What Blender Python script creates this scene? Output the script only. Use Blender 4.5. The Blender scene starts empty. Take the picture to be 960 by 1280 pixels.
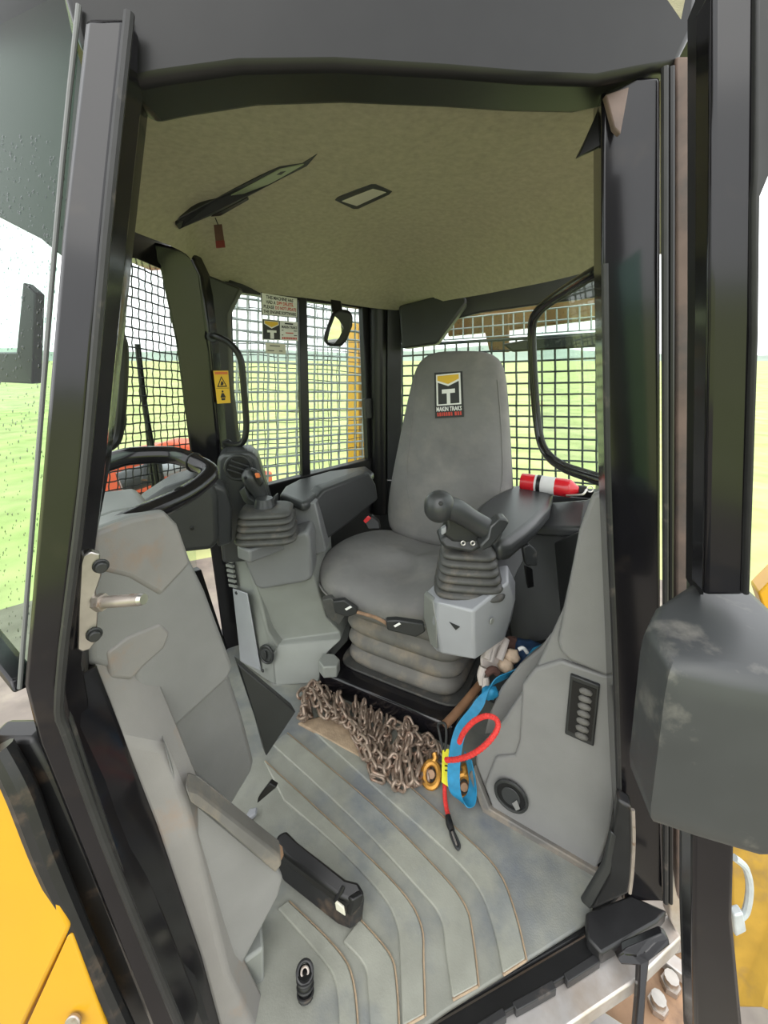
import bpy, bmesh, math, random
from mathutils import Vector as V, Matrix, Euler, noise
from mathutils.bvhtree import BVHTree
random.seed(7)
SC = bpy.context.scene
COL = SC.collection
# ---------------------------------------------------------------- camera
FPX, PITCH, PCY, CH = 520.0, math.radians(10), 542.0, 1.30     # focal (px of 1280), tilt, principal row, eye height over the cab floor
cd = bpy.data.cameras.new('camera'); cam = bpy.data.objects.new('camera', cd); COL.objects.link(cam)
cam.location = (0, 0, CH); cam.rotation_euler = (math.pi/2 - PITCH, 0, 0)
cd.sensor_fit = 'VERTICAL'; cd.sensor_height = 24; cd.lens = FPX/1280*24
cd.shift_y = -(640-PCY)/1280; cd.clip_start = .01; cd.clip_end = 2000
SC.camera = cam
# ---------------------------------------------------------------- world: even overcast sky
w = bpy.data.worlds.new('overcast'); SC.world = w; w.use_nodes = True
bg = w.node_tree.nodes['Background']; bg.inputs[0].default_value = (.97, .985, 1, 1); bg.inputs[1].default_value = 1.0
sd = bpy.data.lights.new('sun', 'SUN'); sd.energy = .5; sd.angle = math.radians(50); sd.color = (1, .97, .92)
sun = bpy.data.objects.new('sun', sd); COL.objects.link(sun); sun.rotation_euler = (math.radians(48), 0, math.radians(-18))
SC.view_settings.view_transform = 'Standard'; SC.view_settings.look = 'None'; SC.view_settings.gamma = 1
SC.view_settings.use_curve_mapping = False
SC.view_settings.exposure = 1.3

# ---------------------------------------------------------------- helpers
cp, sp = math.cos(PITCH), math.sin(PITCH)
def ray(x, y):
    u = (x-480)/FPX; v = (PCY-y)/FPX
    return V((u, cp+v*sp, -sp+v*cp))
EYE = V((0, 0, CH))
def at(x, y, Y): d = ray(x, y); return EYE + d*(Y/d.y)
def onz(x, y, z): d = ray(x, y); return EYE + d*((z-CH)/d.z)
def PL(a, b, c):
    p = [q if isinstance(q, V) else at(*q) for q in (a, b, c)]
    n = (p[1]-p[0]).cross(p[2]-p[0]).normalized()
    if n.dot(EYE-p[0]) < 0: n = -n
    def f(x, y, off=0):
        d = ray(x, y); t = (p[0]-EYE).dot(n)/d.dot(n)
        return EYE + d*t + n*off
    f.n = n; f.p = p[0]
    return f
def vplane(x0, y0, x1, y1):                       # upright plane through two plan points
    return PL(V((x0, y0, 0)), V((x1, y1, 0)), V((x0, y0, 1)))

MATS = {}
def mat(name, col, rough=.5, metal=0, nscale=0, namt=.0, col2=None, c2scale=3, c2lo=.5, c2hi=.7, bump=0, bscale=200, coat=0, spec=.5, bdist=.004):
    if name in MATS: return MATS[name]
    m = bpy.data.materials.new(name); m.use_nodes = True; t = m.node_tree; b = t.nodes['Principled BSDF']
    b.inputs['Roughness'].default_value = rough; b.inputs['Metallic'].default_value = metal
    b.inputs['Specular IOR Level'].default_value = spec
    b.inputs['Base Color'].default_value = (*col, 1)
    if coat: b.inputs['Coat Weight'].default_value = coat; b.inputs['Coat Roughness'].default_value = .08
    tc = t.nodes.new('ShaderNodeTexCoord'); src = None
    if nscale or col2:
        rgb = t.nodes.new('ShaderNodeRGB'); rgb.outputs[0].default_value = (*col, 1); src = rgb.outputs[0]
    if col2:
        n = t.nodes.new('ShaderNodeTexNoise'); n.inputs['Scale'].default_value = c2scale; n.inputs['Detail'].default_value = 6
        n.inputs['Roughness'].default_value = .62
        r = t.nodes.new('ShaderNodeMapRange'); r.inputs[1].default_value = c2lo; r.inputs[2].default_value = c2hi
        mx = t.nodes.new('ShaderNodeMix'); mx.data_type = 'RGBA'; mx.inputs[7].default_value = (*col2, 1)
        t.links.new(tc.outputs['Object'], n.inputs['Vector']); t.links.new(n.outputs[0], r.inputs[0]); t.links.new(r.outputs[0], mx.inputs[0])
        t.links.new(src, mx.inputs[6]); src = mx.outputs[2]
    if nscale:
        n = t.nodes.new('ShaderNodeTexNoise'); n.inputs['Scale'].default_value = nscale; n.inputs['Detail'].default_value = 5
        r = t.nodes.new('ShaderNodeMapRange'); r.inputs[1].default_value = .25; r.inputs[2].default_value = .75
        r.inputs[3].default_value = 1-namt; r.inputs[4].default_value = 1+namt
        mx = t.nodes.new('ShaderNodeMix'); mx.data_type = 'RGBA'; mx.blend_type = 'MULTIPLY'; mx.inputs[0].default_value = 1
        t.links.new(tc.outputs['Object'], n.inputs['Vector']); t.links.new(n.outputs[0], r.inputs[0])
        t.links.new(src, mx.inputs[6]); t.links.new(r.outputs[0], mx.inputs[7]); src = mx.outputs[2]
    if src: t.links.new(src, b.inputs['Base Color'])
    if bump:
        n = t.nodes.new('ShaderNodeTexNoise'); n.inputs['Scale'].default_value = bscale; n.inputs['Detail'].default_value = 3
        bp = t.nodes.new('ShaderNodeBump'); bp.inputs['Strength'].default_value = bump; bp.inputs['Distance'].default_value = bdist
        t.links.new(tc.outputs['Object'], n.inputs['Vector']); t.links.new(n.outputs[0], bp.inputs['Height']); t.links.new(bp.outputs[0], b.inputs['Normal'])
    MATS[name] = m; return m
def glassmat(name, tint=(1, 1, 1), ior=1.45, rough=.0):
    m = bpy.data.materials.new(name); m.use_nodes = True; t = m.node_tree; t.nodes.clear()
    o = t.nodes.new('ShaderNodeOutputMaterial'); tr = t.nodes.new('ShaderNodeBsdfTransparent'); tr.inputs[0].default_value = (*tint, 1)
    g = t.nodes.new('ShaderNodeBsdfGlossy'); g.inputs['Roughness'].default_value = rough
    lw = t.nodes.new('ShaderNodeFresnel'); lw.inputs[0].default_value = ior
    mx = t.nodes.new('ShaderNodeMixShader')
    ge = t.nodes.new('ShaderNodeNewGeometry'); inv = t.nodes.new('ShaderNodeMath'); inv.operation = 'SUBTRACT'; inv.inputs[0].default_value = 1
    mu = t.nodes.new('ShaderNodeMath'); mu.operation = 'MULTIPLY'
    t.links.new(ge.outputs['Backfacing'], inv.inputs[1]); t.links.new(inv.outputs[0], mu.inputs[1]); t.links.new(lw.outputs[0], mu.inputs[0])
    t.links.new(mu.outputs[0], mx.inputs[0]); t.links.new(tr.outputs[0], mx.inputs[1]); t.links.new(g.outputs[0], mx.inputs[2]); t.links.new(mx.outputs[0], o.inputs[0])
    MATS[name] = m; return m

mat('grey', (.203, .202, .198), .45, nscale=8, namt=.10, bump=.12, bscale=500)
mat('grey_stained', (.225, .215, .205), .5, nscale=9, namt=.12, col2=(.27, .19, .14), c2scale=7, c2lo=.55, c2hi=.72, bump=.1, bscale=500)
mat('grey_green', (.225, .235, .218), .48, nscale=8, namt=.08, bump=.1, bscale=500)
mat('grey_cap', (.15, .154, .158), .42, nscale=8, namt=.08, bump=.1, bscale=600)
mat('grey_pale', (.30, .31, .33), .4, nscale=7, namt=.08)
mat('charcoal', (.022, .0235, .024), .42, nscale=10, namt=.15, bump=.15, bscale=500)
mat('charcoal_soft', (.034, .036, .037), .36, nscale=10, namt=.1)
mat('charcoal_dusty', (.04, .043, .044), .45, nscale=10, namt=.15, col2=(.15, .145, .13), c2scale=16, c2lo=.55, c2hi=.75)
mat('black_paint', (.007, .0065, .008), .16, nscale=12, namt=.2, coat=.15, spec=.42, col2=(.016, .013, .012), c2scale=9, c2lo=.58, c2hi=.7)
mat('black_satin', (.008, .008, .0085), .36, nscale=20, namt=.2, spec=.4)
mat('black_dirty', (.016, .016, .017), .4, nscale=20, namt=.25, col2=(.11, .075, .05), c2scale=10, c2lo=.56, c2hi=.74)
mat('rubber', (.018, .018, .019), .5, nscale=30, namt=.2, col2=(.09, .075, .065), c2scale=22, c2lo=.6, c2hi=.75)
mat('rubber_dusty', (.055, .055, .052), .55, nscale=30, namt=.2, col2=(.12, .105, .085), c2scale=18, c2lo=.52, c2hi=.7)
mat('headliner', (.42, .39, .285), .95, nscale=60, namt=.12, bump=.6, bscale=900, spec=.1)
mat('seat_cloth', (.172, .17, .166), .85, nscale=6, namt=.12, bump=.35, bscale=7, bdist=.03, spec=.2, col2=(.23, .22, .205), c2scale=5, c2lo=.5, c2hi=.75)
mat('gaiter', (.13, .125, .115), .65, nscale=12, namt=.18, col2=(.25, .21, .16), c2scale=9, c2lo=.5, c2hi=.72)
mat('floor_mat', (.25, .255, .22), .55, nscale=14, namt=.14, col2=(.13, .145, .165), c2scale=3.2, c2lo=.47, c2hi=.68, bump=.15, bscale=250)
mat('floor_rib', (.275, .28, .238), .55, nscale=16, namt=.14, col2=(.13, .15, .175), c2scale=3.2, c2lo=.52, c2hi=.72, bump=.15, bscale=250)
mat('mud', (.36, .27, .18), .9, nscale=30, namt=.25, bump=.5, bscale=120)
mat('steel', (.55, .53, .50), .35, 1, nscale=30, namt=.2)
mat('steel_worn', (.45, .40, .36), .45, .8, nscale=25, namt=.25, col2=(.28, .17, .10), c2scale=60, c2lo=.55, c2hi=.7)
mat('alu', (.62, .59, .57), .42, .7, nscale=18, namt=.15, col2=(.45, .36, .28), c2scale=6, c2lo=.5, c2hi=.75)
mat('chain_steel', (.34, .265, .21), .45, .5, nscale=40, namt=.3, col2=(.20, .11, .07), c2scale=30, c2lo=.5, c2hi=.7)
mat('yellow', (.62, .32, .008), .35, nscale=6, namt=.05, coat=.2)
mat('yellow_dirty', (.42, .25, .03), .5, nscale=12, namt=.2, col2=(.25, .16, .06), c2scale=8, c2lo=.5, c2hi=.7)
mat('ochre', (.26, .14, .05), .5, nscale=12, namt=.15)
mat('orange_red', (.62, .10, .04), .45, nscale=6, namt=.1)
mat('brown_steel', (.36, .22, .13), .6, nscale=14, namt=.25, col2=(.16, .10, .07), c2scale=9, c2lo=.5, c2hi=.7)
mat('grass', (.42, .49, .19), .95, nscale=1.2, namt=.3, col2=(.45, .46, .24), c2scale=.18, c2lo=.42, c2hi=.68, spec=.1)
mat('added_dirt', (.20, .175, .15), .95, nscale=3, namt=.3, col2=(.30, .27, .21), c2scale=1.2)
mat('hill', (.30, .36, .30), .95, nscale=.05, namt=.25, spec=.1)
mat('red', (.50, .012, .02), .25, coat=.3)
mat('white', (.78, .78, .76), .5)
mat('label_grey', (.55, .55, .54), .5)
mat('maroon', (.16, .02, .018), .6)
mat('cream', (.62, .60, .50), .6)
mat('black_print', (.015, .015, .015), .5)
mat('red_print', (.55, .05, .03), .5)
mat('yellow_print', (.72, .45, .03), .5)
mat('orange_print', (.62, .16, .04), .5)
mat('blue_strap', (.012, .19, .36), .6, nscale=60, namt=.2)
mat('blue_dark', (.01, .035, .09), .7, nscale=30, namt=.3)
mat('yellow_tag', (.75, .70, .03), .5)
mat('red_rope', (.62, .035, .03), .6, nscale=150, namt=.25)
mat('gold', (.52, .26, .05), .4, .6, nscale=60, namt=.3, col2=(.15, .08, .04), c2scale=40, c2lo=.55, c2hi=.65)
mat('wood', (.22, .115, .06), .7, nscale=20, namt=.3)
mat('cotton', (.60, .54, .50), .9, nscale=20, namt=.12)
mat('sponge', (.58, .45, .33), .9, nscale=50, namt=.2)
mat('brown_cloth', (.10, .05, .04), .9, nscale=20, namt=.2)
mat('galv', (.52, .56, .57), .5, .3, nscale=30, namt=.15)
mat('black_wire', (.02, .022, .022), .5)
mat('dark_wire', (.06, .075, .075), .5, nscale=20, namt=.3)
mat('mirror', (.92, .94, .90), .02, 1)
mat('lens', (.50, .48, .40), .3)
mat('brown_rubber', (.13, .09, .075), .6, nscale=14, namt=.3, col2=(.05, .045, .045), c2scale=6, c2lo=.45, c2hi=.65)
glassmat('glass', (.93, .97, .95)); glassmat('glass_green', (.62, .80, .74)); glassmat('windscreen', (.80, .90, .84), ior=1.10); glassmat('drop', (.86, .9, .9)); glassmat('drop_dark', (.35, .38, .38))
mat('visor', (.26, .30, .19), .3)

ORG = {}
def link(o, parent, verts_world):
    COL.objects.link(o)
def mk(name, verts, faces, m, parent=None, bevel=0, seg=2, sub=0, ang=35, label=None, cat=None, group=None, kind=None, plabel=None):
    """one mesh object; verts are world points"""
    verts = [V(v) for v in verts]
    if parent: org = ORG[parent]
    else:
        lo = [min(v[i] for v in verts) for i in range(3)]; hi = [max(v[i] for v in verts) for i in range(3)]
        org = V(((lo[0]+hi[0])/2, (lo[1]+hi[1])/2, lo[2]))
    me = bpy.data.meshes.new(name); me.from_pydata([v-org for v in verts], [], faces)
    bm = bmesh.new(); bm.from_mesh(me); bmesh.ops.recalc_face_normals(bm, faces=bm.faces); bm.to_mesh(me); bm.free()
    me.materials.append(MATS[m])
    for p in me.polygons: p.use_smooth = True
    me.set_sharp_from_angle(angle=math.radians(ang))
    o = bpy.data.objects.new(name, me); COL.objects.link(o)
    if parent: o.parent = parent
    else: o.location = org
    ORG[o] = org
    if bevel:
        b = o.modifiers.new('bevel', 'BEVEL'); b.width = bevel; b.segments = seg; b.limit_method = 'ANGLE'; b.angle_limit = math.radians(28)
    if sub:
        s = o.modifiers.new('sub', 'SUBSURF'); s.levels = s.render_levels = sub
    if label and not plabel: tag(o, label, cat, group, kind)
    elif kind: o['kind'] = kind
    if plabel: o['label'] = plabel
    return o
def tag(o, label, cat=None, group=None, kind=None):
    o['label'] = label
    if cat: o['category'] = cat
    if group: o['group'] = group
    if kind: o['kind'] = kind
def thing(name, loc, label, cat, group=None, kind=None):
    o = bpy.data.objects.new(name, None); COL.objects.link(o); o.location = loc; o.empty_display_size = .05
    ORG[o] = V(loc); tag(o, label, cat, group, kind); return o
def slab(name, pts, vec, m, parent=None, **k):
    n = len(pts); vec = V(vec); vs = list(pts)+[p+vec for p in pts]
    fs = [tuple(range(n)), tuple(range(2*n-1, n-1, -1))]+[(i, i+n, (i+1) % n+n, (i+1) % n) for i in range(n)]
    k.setdefault('bevel', .004)
    return mk(name, vs, fs, m, parent, **k)
def strip(name, L, R, vec, m, parent=None, **k):
    n = len(L); vec = V(vec); vs = []
    for a, b in zip(L, R): vs += [a, b, b+vec, a+vec]
    fs = [(0, 1, 2, 3), tuple(4*(n-1)+j for j in (3, 2, 1, 0))]
    for i in range(n-1):
        for j in range(4):
            fs.append((4*i+j, 4*i+(j+1) % 4, 4*i+4+(j+1) % 4, 4*i+4+j))
    k.setdefault('bevel', .003)
    return mk(name, vs, fs, m, parent, **k)
def loft(name, rings, m, parent=None, caps=True, closed=False, **k):
    n = len(rings[0]); vs = [p for r in rings for p in r]; fs = []
    R = len(rings)
    for i in range(R if closed else R-1):
        a, b = i*n, ((i+1) % R)*n
        for j in range(n): fs.append((a+j, a+(j+1) % n, b+(j+1) % n, b+j))
    if caps and not closed: fs += [tuple(range(n)), tuple(range((R-1)*n, R*n))]
    return mk(name, vs, fs, m, parent, **k)
def cat_rom(pts, sub=6, closed=False):
    out = []; n = len(pts)
    for i in range(n if closed else n-1):
        g = lambda j: pts[j % n] if closed else pts[max(0, min(n-1, j))]
        a, b, c, d = g(i-1), g(i), g(i+1), g(i+2)
        for s in range(sub):
            t = s/sub
            out.append(.5*((2*b)+(c-a)*t+(2*a-5*b+4*c-d)*t*t+(3*b-a-3*c+d)*t**3))
    if not closed: out.append(pts[-1])
    return out
def tube(name, pts, r, m, parent=None, n=10, sub=6, closed=False, **k):
    """r: one radius or one for each control point"""
    pts = [V(p) for p in pts]
    rr = r if isinstance(r, (list, tuple)) else [r]*len(pts)
    path = cat_rom(pts, sub, closed) if sub > 1 else pts
    rp = [x.x for x in cat_rom([V((q, 0, 0)) for q in rr], sub, closed)] if sub > 1 else rr
    rings = []; N = len(path); up = None
    for i, p in enumerate(path):
        a = path[(i-1) % N] if closed else path[max(0, i-1)]; b = path[(i+1) % N] if closed else path[min(N-1, i+1)]
        t = (b-a).normalized()
        if up is None: up = V((0, 0, 1)) if abs(t.z) < .9 else V((1, 0, 0))
        x = t.cross(up).normalized(); up = x.cross(t).normalized()
        rings.append([p+(x*math.cos(q)+up*math.sin(q))*rp[i] for q in (2*math.pi*j/n for j in range(n))])
    return loft(name, rings, m, parent, closed=closed, **k)
def cyl(name, a, b, r, m, parent=None, r2=None, n=20, **k):
    k.setdefault('bevel', 0)
    return tube(name, [a, b], [r, r if r2 is None else r2], m, parent, n=n, sub=1, ang=40, **k)
def frame(n, up=V((0, 0, 1))):
    n = n.normalized(); x = up.cross(n).normalized(); return x, n.cross(x), n
def ellring(c, x, y, rx, ry, n=24, e=2.0):
    out = []
    for j in range(n):
        q = 2*math.pi*j/n; cc, ss = math.cos(q), math.sin(q)
        out.append(c+x*rx*math.copysign(abs(cc)**(2/e), cc)+y*ry*math.copysign(abs(ss)**(2/e), ss))
    return out
def disc(name, c, n, r, h, m, parent=None, rx=None, **k):
    x, y, n = frame(n); k.setdefault('bevel', .0015)
    return slab(name, ellring(c, x, y, rx or r, r, 24), n*h, m, parent, **k)
def torus(name, c, nrm, R, r, m, parent=None, ry=None, n=24, **k):
    x, y, z = frame(nrm)
    return tube(name, ellring(c, x, y, R, ry or R, n), r, m, parent, n=8, sub=1, closed=True, **k)
def bellows(name, c, x, y, up, w0, w1, h, folds, m, parent, e=4.5, depth=.012):
    rings = []; N = folds*4
    for i in range(N+1):
        t = i/N; k = (i % 4); d = (0, depth*.7, depth, depth*.7)[k] if i < N else 0
        a = [w0[q]*(1-t)+w1[q]*t-depth*1.0+d for q in (0, 1)]
        rings.append(ellring(c+up*(h*t), x, y, a[0], a[1], 28, e))
    return loft(name, rings, m, parent, ang=75)
def blob(name, c, r, m, parent=None, seed=0, amp=.3, freq=2.5, **k):
    bm = bmesh.new(); bmesh.ops.create_icosphere(bm, subdivisions=3, radius=1)
    vs = []
    for v in bm.verts:
        d = 1+amp*noise.noise(v.co*freq+V((seed*7.3, seed, 0)))
        vs.append(V((v.co.x*r[0], v.co.y*r[1], v.co.z*r[2]))*d+c)
    fs = [tuple(v.index for v in f.verts) for f in bm.faces]; bm.free()
    return mk(name, vs, fs, m, parent, ang=80, **k)
def ribbon(name, pts, wdir, wid, m, parent=None, th=.0015, sub=6, **k):
    P = cat_rom([V(p) for p in pts], sub); W = wdir if isinstance(wdir, list) else [wdir]*len(pts)
    W = cat_rom([V(q) for q in W], sub)
    rings = []
    for i, p in enumerate(P):
        t = (P[min(i+1, len(P)-1)]-P[max(i-1, 0)]).normalized(); ww = W[i].normalized(); nn = t.cross(ww).normalized()
        rings.append([p+ww*wid/2+nn*th, p-ww*wid/2+nn*th, p-ww*wid/2-nn*th, p+ww*wid/2-nn*th])
    return loft(name, rings, m, parent, ang=50, **k)
def bil(q, u, v): return (q[0]*(1-u)+q[1]*u)*(1-v)+(q[3]*(1-u)+q[2]*u)*v     # q: tl tr br bl
def qnorm(q):
    n = (q[1]-q[0]).cross(q[3]-q[0]).normalized()
    return n if n.dot(EYE-q[0]) > 0 else -n
def qpoly(name, q, poly, off, m, parent, th=.0006, **k):
    n = qnorm(q); k.setdefault('bevel', 0)
    return slab(name, [bil(q, u, v)+n*(off+th) for u, v in poly], -n*th, m, parent, **k)
def qtext(name, body, q, box, off, m, parent):
    """lettering stretched into box (u0, v0, u1, v1) of the quad"""
    c = bpy.data.curves.new(name, 'FONT'); c.body = body; c.resolution_u = 2; c.offset = .028
    o = bpy.data.objects.new(name, c); COL.objects.link(o)
    dg = bpy.context.evaluated_depsgraph_get(); me = bpy.data.meshes.new_from_object(o.evaluated_get(dg))
    bpy.data.objects.remove(o); bpy.data.curves.remove(c)
    xs = [v.co.x for v in me.vertices]; ys = [v.co.y for v in me.vertices]
    x0, x1, y0, y1 = min(xs), max(xs), min(ys), max(ys); n = qnorm(q)
    vs = []
    for v in me.vertices:
        u = box[0]+(v.co.x-x0)/(x1-x0)*(box[2]-box[0]); t = box[3]+(v.co.y-y0)/(y1-y0)*(box[1]-box[3])
        vs.append(bil(q, u, t)+n*off)
    fs = [tuple(p.vertices) for p in me.polygons]; bpy.data.meshes.remove(me)
    return mk(name, vs, fs, m, parent)
def hitf(o):
    """ray through a photo pixel onto a finished mesh"""
    org = ORG[o]; bv = BVHTree.FromPolygons([v.co+org for v in o.data.vertices], [tuple(p.vertices) for p in o.data.polygons])
    def f(x, y, off=0):
        d = ray(x, y).normalized(); h = bv.ray_cast(EYE, d)
        return h[0]-d*off if h[0] else None
    return f
def wires(name, q, nu, nv, r, m, parent, wav=.0, amp=0.0):
    """woven guard: every wire a four sided rod, one after the other crimped over its neighbours"""
    n = qnorm(q); vs = []; fs = []
    def rod(P, side):
        b = len(vs)
        for i, p in enumerate(P):
            t = (P[min(i+1, len(P)-1)]-P[max(i-1, 0)]).normalized(); a = t.cross(n).normalized()
            vs.extend([p+a*r, p+n*r, p-a*r, p-n*r])
        for i in range(len(P)-1):
            for j in range(4): fs.append((b+4*i+j, b+4*i+(j+1) % 4, b+4*i+4+(j+1) % 4, b+4*i+4+j))
    for i in range(nu+1):
        K = nv*2 if amp or wav else 2
        rod([bil(q, i/nu+wav*noise.noise(V((i*3.1, j*9/K, 0))), j/K)+n*(amp*math.sin(math.pi*(j/K*nv+i))) for j in range(K+1)], 0)
    for i in range(nv+1):
        K = nu*2 if amp or wav else 2
        rod([bil(q, j/K, i/nv+wav*noise.noise(V((j*7/K, i*2.7, 5))))-n*(amp*math.sin(math.pi*(j/K*nu+i))) for j in range(K+1)], 1)
    return mk(name, vs, fs, m, parent, kind='stuff')
def drops(name, f, poly_box, num, rmin, rmax, parent, m='drop', edge=None):
    vs = []; fs = []
    for _ in range(num):
        x = random.uniform(poly_box[0], poly_box[2]); y = random.uniform(poly_box[1], poly_box[3])
        if edge and not edge(x, y): continue
        c = f(x, y, .0006); X, Y, n = frame(f.n); r = random.uniform(rmin, rmax); b = len(vs); st = random.uniform(1, 1.5)
        for k in range(6): q = k*math.pi/3; vs.append(c+X*math.cos(q)*r+Y*math.sin(q)*r*st)
        vs.append(c+n*r*.5)
        fs += [(b+k, b+(k+1) % 6, b+6) for k in range(6)]
    return mk(name, vs, fs, m, parent, kind='stuff')

# ================================================================ SETTING: the land
def ground():
    n = 60; vs = []; fs = []; S = 400
    for j in range(n+1):
        for i in range(n+1):
            a = (i/n*2-1); b = (j/n*2-1); x = S*a*abs(a); y = S*b*abs(b); d = math.hypot(x, y)
            vs.append(V((x, y, -1.75+.008*max(0, d-10)+.15*noise.noise(V((x*.05, y*.05, 0))))))
    for j in range(n):
        for i in range(n): fs.append((j*(n+1)+i, j*(n+1)+i+1, (j+1)*(n+1)+i+1, (j+1)*(n+1)+i))
    mk('ground', vs, fs, 'grass', label='bright green paddock around the machine', kind='structure')
    vs = []; fs = []; n = 160
    for i in range(n):
        q = 2*math.pi*i/n; h = 4+9*(noise.noise(V((math.cos(q)*2.2, math.sin(q)*2.2, 3)))+.5)+2.2*noise.noise(V((math.cos(q)*16, math.sin(q)*16, 1)))
        for rr, hh in ((330, -1), (360, max(3, h)), (420, -1)): vs.append(V((math.cos(q)*rr, math.sin(q)*rr, hh)))
    for i in range(n):
        for k in (0, 1):
            a = 3*i+k; b = 3*((i+1) % n)+k; fs.append((a, a+1, b+1, b))
    mk('hills', vs, fs, 'hill', label='hazy wooded hills along the horizon', kind='structure')
ground()
slab('added_disc', ellring(V((0, 0, -1.66)), V((1, 0, 0)), V((0, 1, 0)), 6.5, 6.5, 48), (0, 0, -.2), 'added_dirt', bevel=0, label='bare trampled ground under and around the machine', kind='structure')  # brown ground disc added out of view to cut green bounce from the grass
S = dict(kind='structure')

# ---------------------------------------------------------------- ceiling (headliner)
near = [(90, 40), (200, 60), (330, 62), (480, 64), (600, 66), (720, 70), (840, 80)]
far = [(150, 280, 1.67), (172, 291, 1.665), (232, 317, 1.66), (252, 344, 1.63), (300, 361, 1.60), (390, 374, 1.57), (480, 386, 1.56), (505, 386, 1.56), (560, 376, 1.57), (650, 359, 1.575), (765, 333, 1.58), (830, 318, 1.58)]
ncp = cat_rom([onz(x, y, 1.775) for x, y in near], 6); fcp = cat_rom([onz(*p) for p in far], 5)
def samp(P, t):
    f = t*(len(P)-1); i = min(int(f), len(P)-2); return P[i].lerp(P[i+1], f-i)
NU, NVV = 60, 24; vs = []; fs = []
for j in range(NVV+1):
    t = j/NVV
    for i in range(NU+1):
        a, b = samp(ncp, i/NU), samp(fcp, i/NU); p = a.lerp(b, t)
        p.z = a.z+(b.z-a.z)*t**4+.012*math.sin(math.pi*t)*math.sin(math.pi*i/NU)+.006*noise.noise(p*3)
        vs.append(p)
b0 = len(vs)
for j in range(NVV):
    for i in range(NU): fs.append((j*(NU+1)+i, j*(NU+1)+i+1, (j+1)*(NU+1)+i+1, (j+1)*(NU+1)+i))
for j in (0, NVV):                                  # rolled edge going up behind the trim
    bb = len(vs)
    for i in range(NU+1): vs.append(vs[j*(NU+1)+i]+V((0, .03 if j else -.02, .10)))
    for i in range(NU): fs.append((j*(NU+1)+i, j*(NU+1)+i+1, bb+i+1, bb+i))
ceil_o = mk('ceiling', vs, fs, 'headliner', label='olive beige fabric headliner across the cab roof', **S)
# steel roof over the headliner, outline in plan
roofp = [V((-.42, .50, 1.92)), V((.50, .72, 1.92)), V((1.05, 1.5, 1.92)), V((.95, 2.0, 1.92)), V((.0, 2.42, 1.92)), V((-.75, 1.95, 1.92)), V((-.98, 1.2, 1.92)), V((-.85, .95, 1.92))]
slab('roof', roofp, (0, 0, .06), 'black_satin', label='black steel cab roof over the headliner', **S)

# ---------------------------------------------------------------- floor
fl = [onz(520, 1290, -.012), onz(735, 1165, -.012), V((.80, .95, -.012)), V((1.0, 1.6, -.012)), V((.1, 2.35, -.012)), V((-.8, 1.9, -.012)), V((-.95, 1.1, -.012)), V((-.45, .50, -.012))]
slab('floor', fl, (0, 0, -.05), 'black_dirty', label='steel cab floor under the rubber mat', **S)
mo = [onz(480, 1320, 0), onz(560, 1262, 0), onz(735, 1152, 0), onz(752, 1098, 0), onz(640, 990, 0), onz(620, 880, 0), onz(520, 830, 0), onz(400, 815, 0), onz(285, 800, 0), onz(240, 880, 0), onz(255, 1000, 0), onz(262, 1250, 0), onz(300, 1330, 0)]
fm = slab('floor_mat', mo, (0, 0, -.012), 'floor_mat', label='grey green rubber floor mat with raised ribs in front of the seat', cat='floor mat')
ORGfm = ORG[fm]
def rib(L, Rr, dust=True):
    s = cat_rom([onz(x, y, .007) for x, y in L], 4); e = cat_rom([onz(x, y, .007) for x, y in Rr], 4)
    strip('rib', s, e, (0, 0, -.010), 'floor_rib', fm, bevel=.003)
    e2 = cat_rom([onz(x, y, .007) for x, y in Rr], 4)
    if dust:
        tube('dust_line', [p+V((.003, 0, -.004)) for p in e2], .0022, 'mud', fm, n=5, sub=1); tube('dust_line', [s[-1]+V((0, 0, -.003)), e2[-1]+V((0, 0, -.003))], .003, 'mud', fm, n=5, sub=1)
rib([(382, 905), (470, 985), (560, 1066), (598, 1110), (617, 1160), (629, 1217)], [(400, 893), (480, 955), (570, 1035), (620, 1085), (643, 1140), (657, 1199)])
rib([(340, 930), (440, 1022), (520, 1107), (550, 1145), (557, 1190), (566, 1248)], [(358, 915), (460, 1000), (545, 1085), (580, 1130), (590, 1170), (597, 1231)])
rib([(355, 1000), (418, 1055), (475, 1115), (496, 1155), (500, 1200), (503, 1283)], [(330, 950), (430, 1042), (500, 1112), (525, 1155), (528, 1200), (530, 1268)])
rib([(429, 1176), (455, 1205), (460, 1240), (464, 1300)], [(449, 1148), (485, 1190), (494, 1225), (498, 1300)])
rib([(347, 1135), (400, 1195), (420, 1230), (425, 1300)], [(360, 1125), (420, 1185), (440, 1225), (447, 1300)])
# tan mud on the mat by the chain
mud = [(372, 903), (400, 895), (445, 905), (470, 925), (478, 945), (462, 952), (430, 935), (400, 918)]
slab('mud_patch', [onz(x, y, .010) for x, y in mud], (0, 0, -.012), 'mud', label='tan dried mud patch on the floor mat below the chain', cat='mud', bevel=.004)

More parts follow.
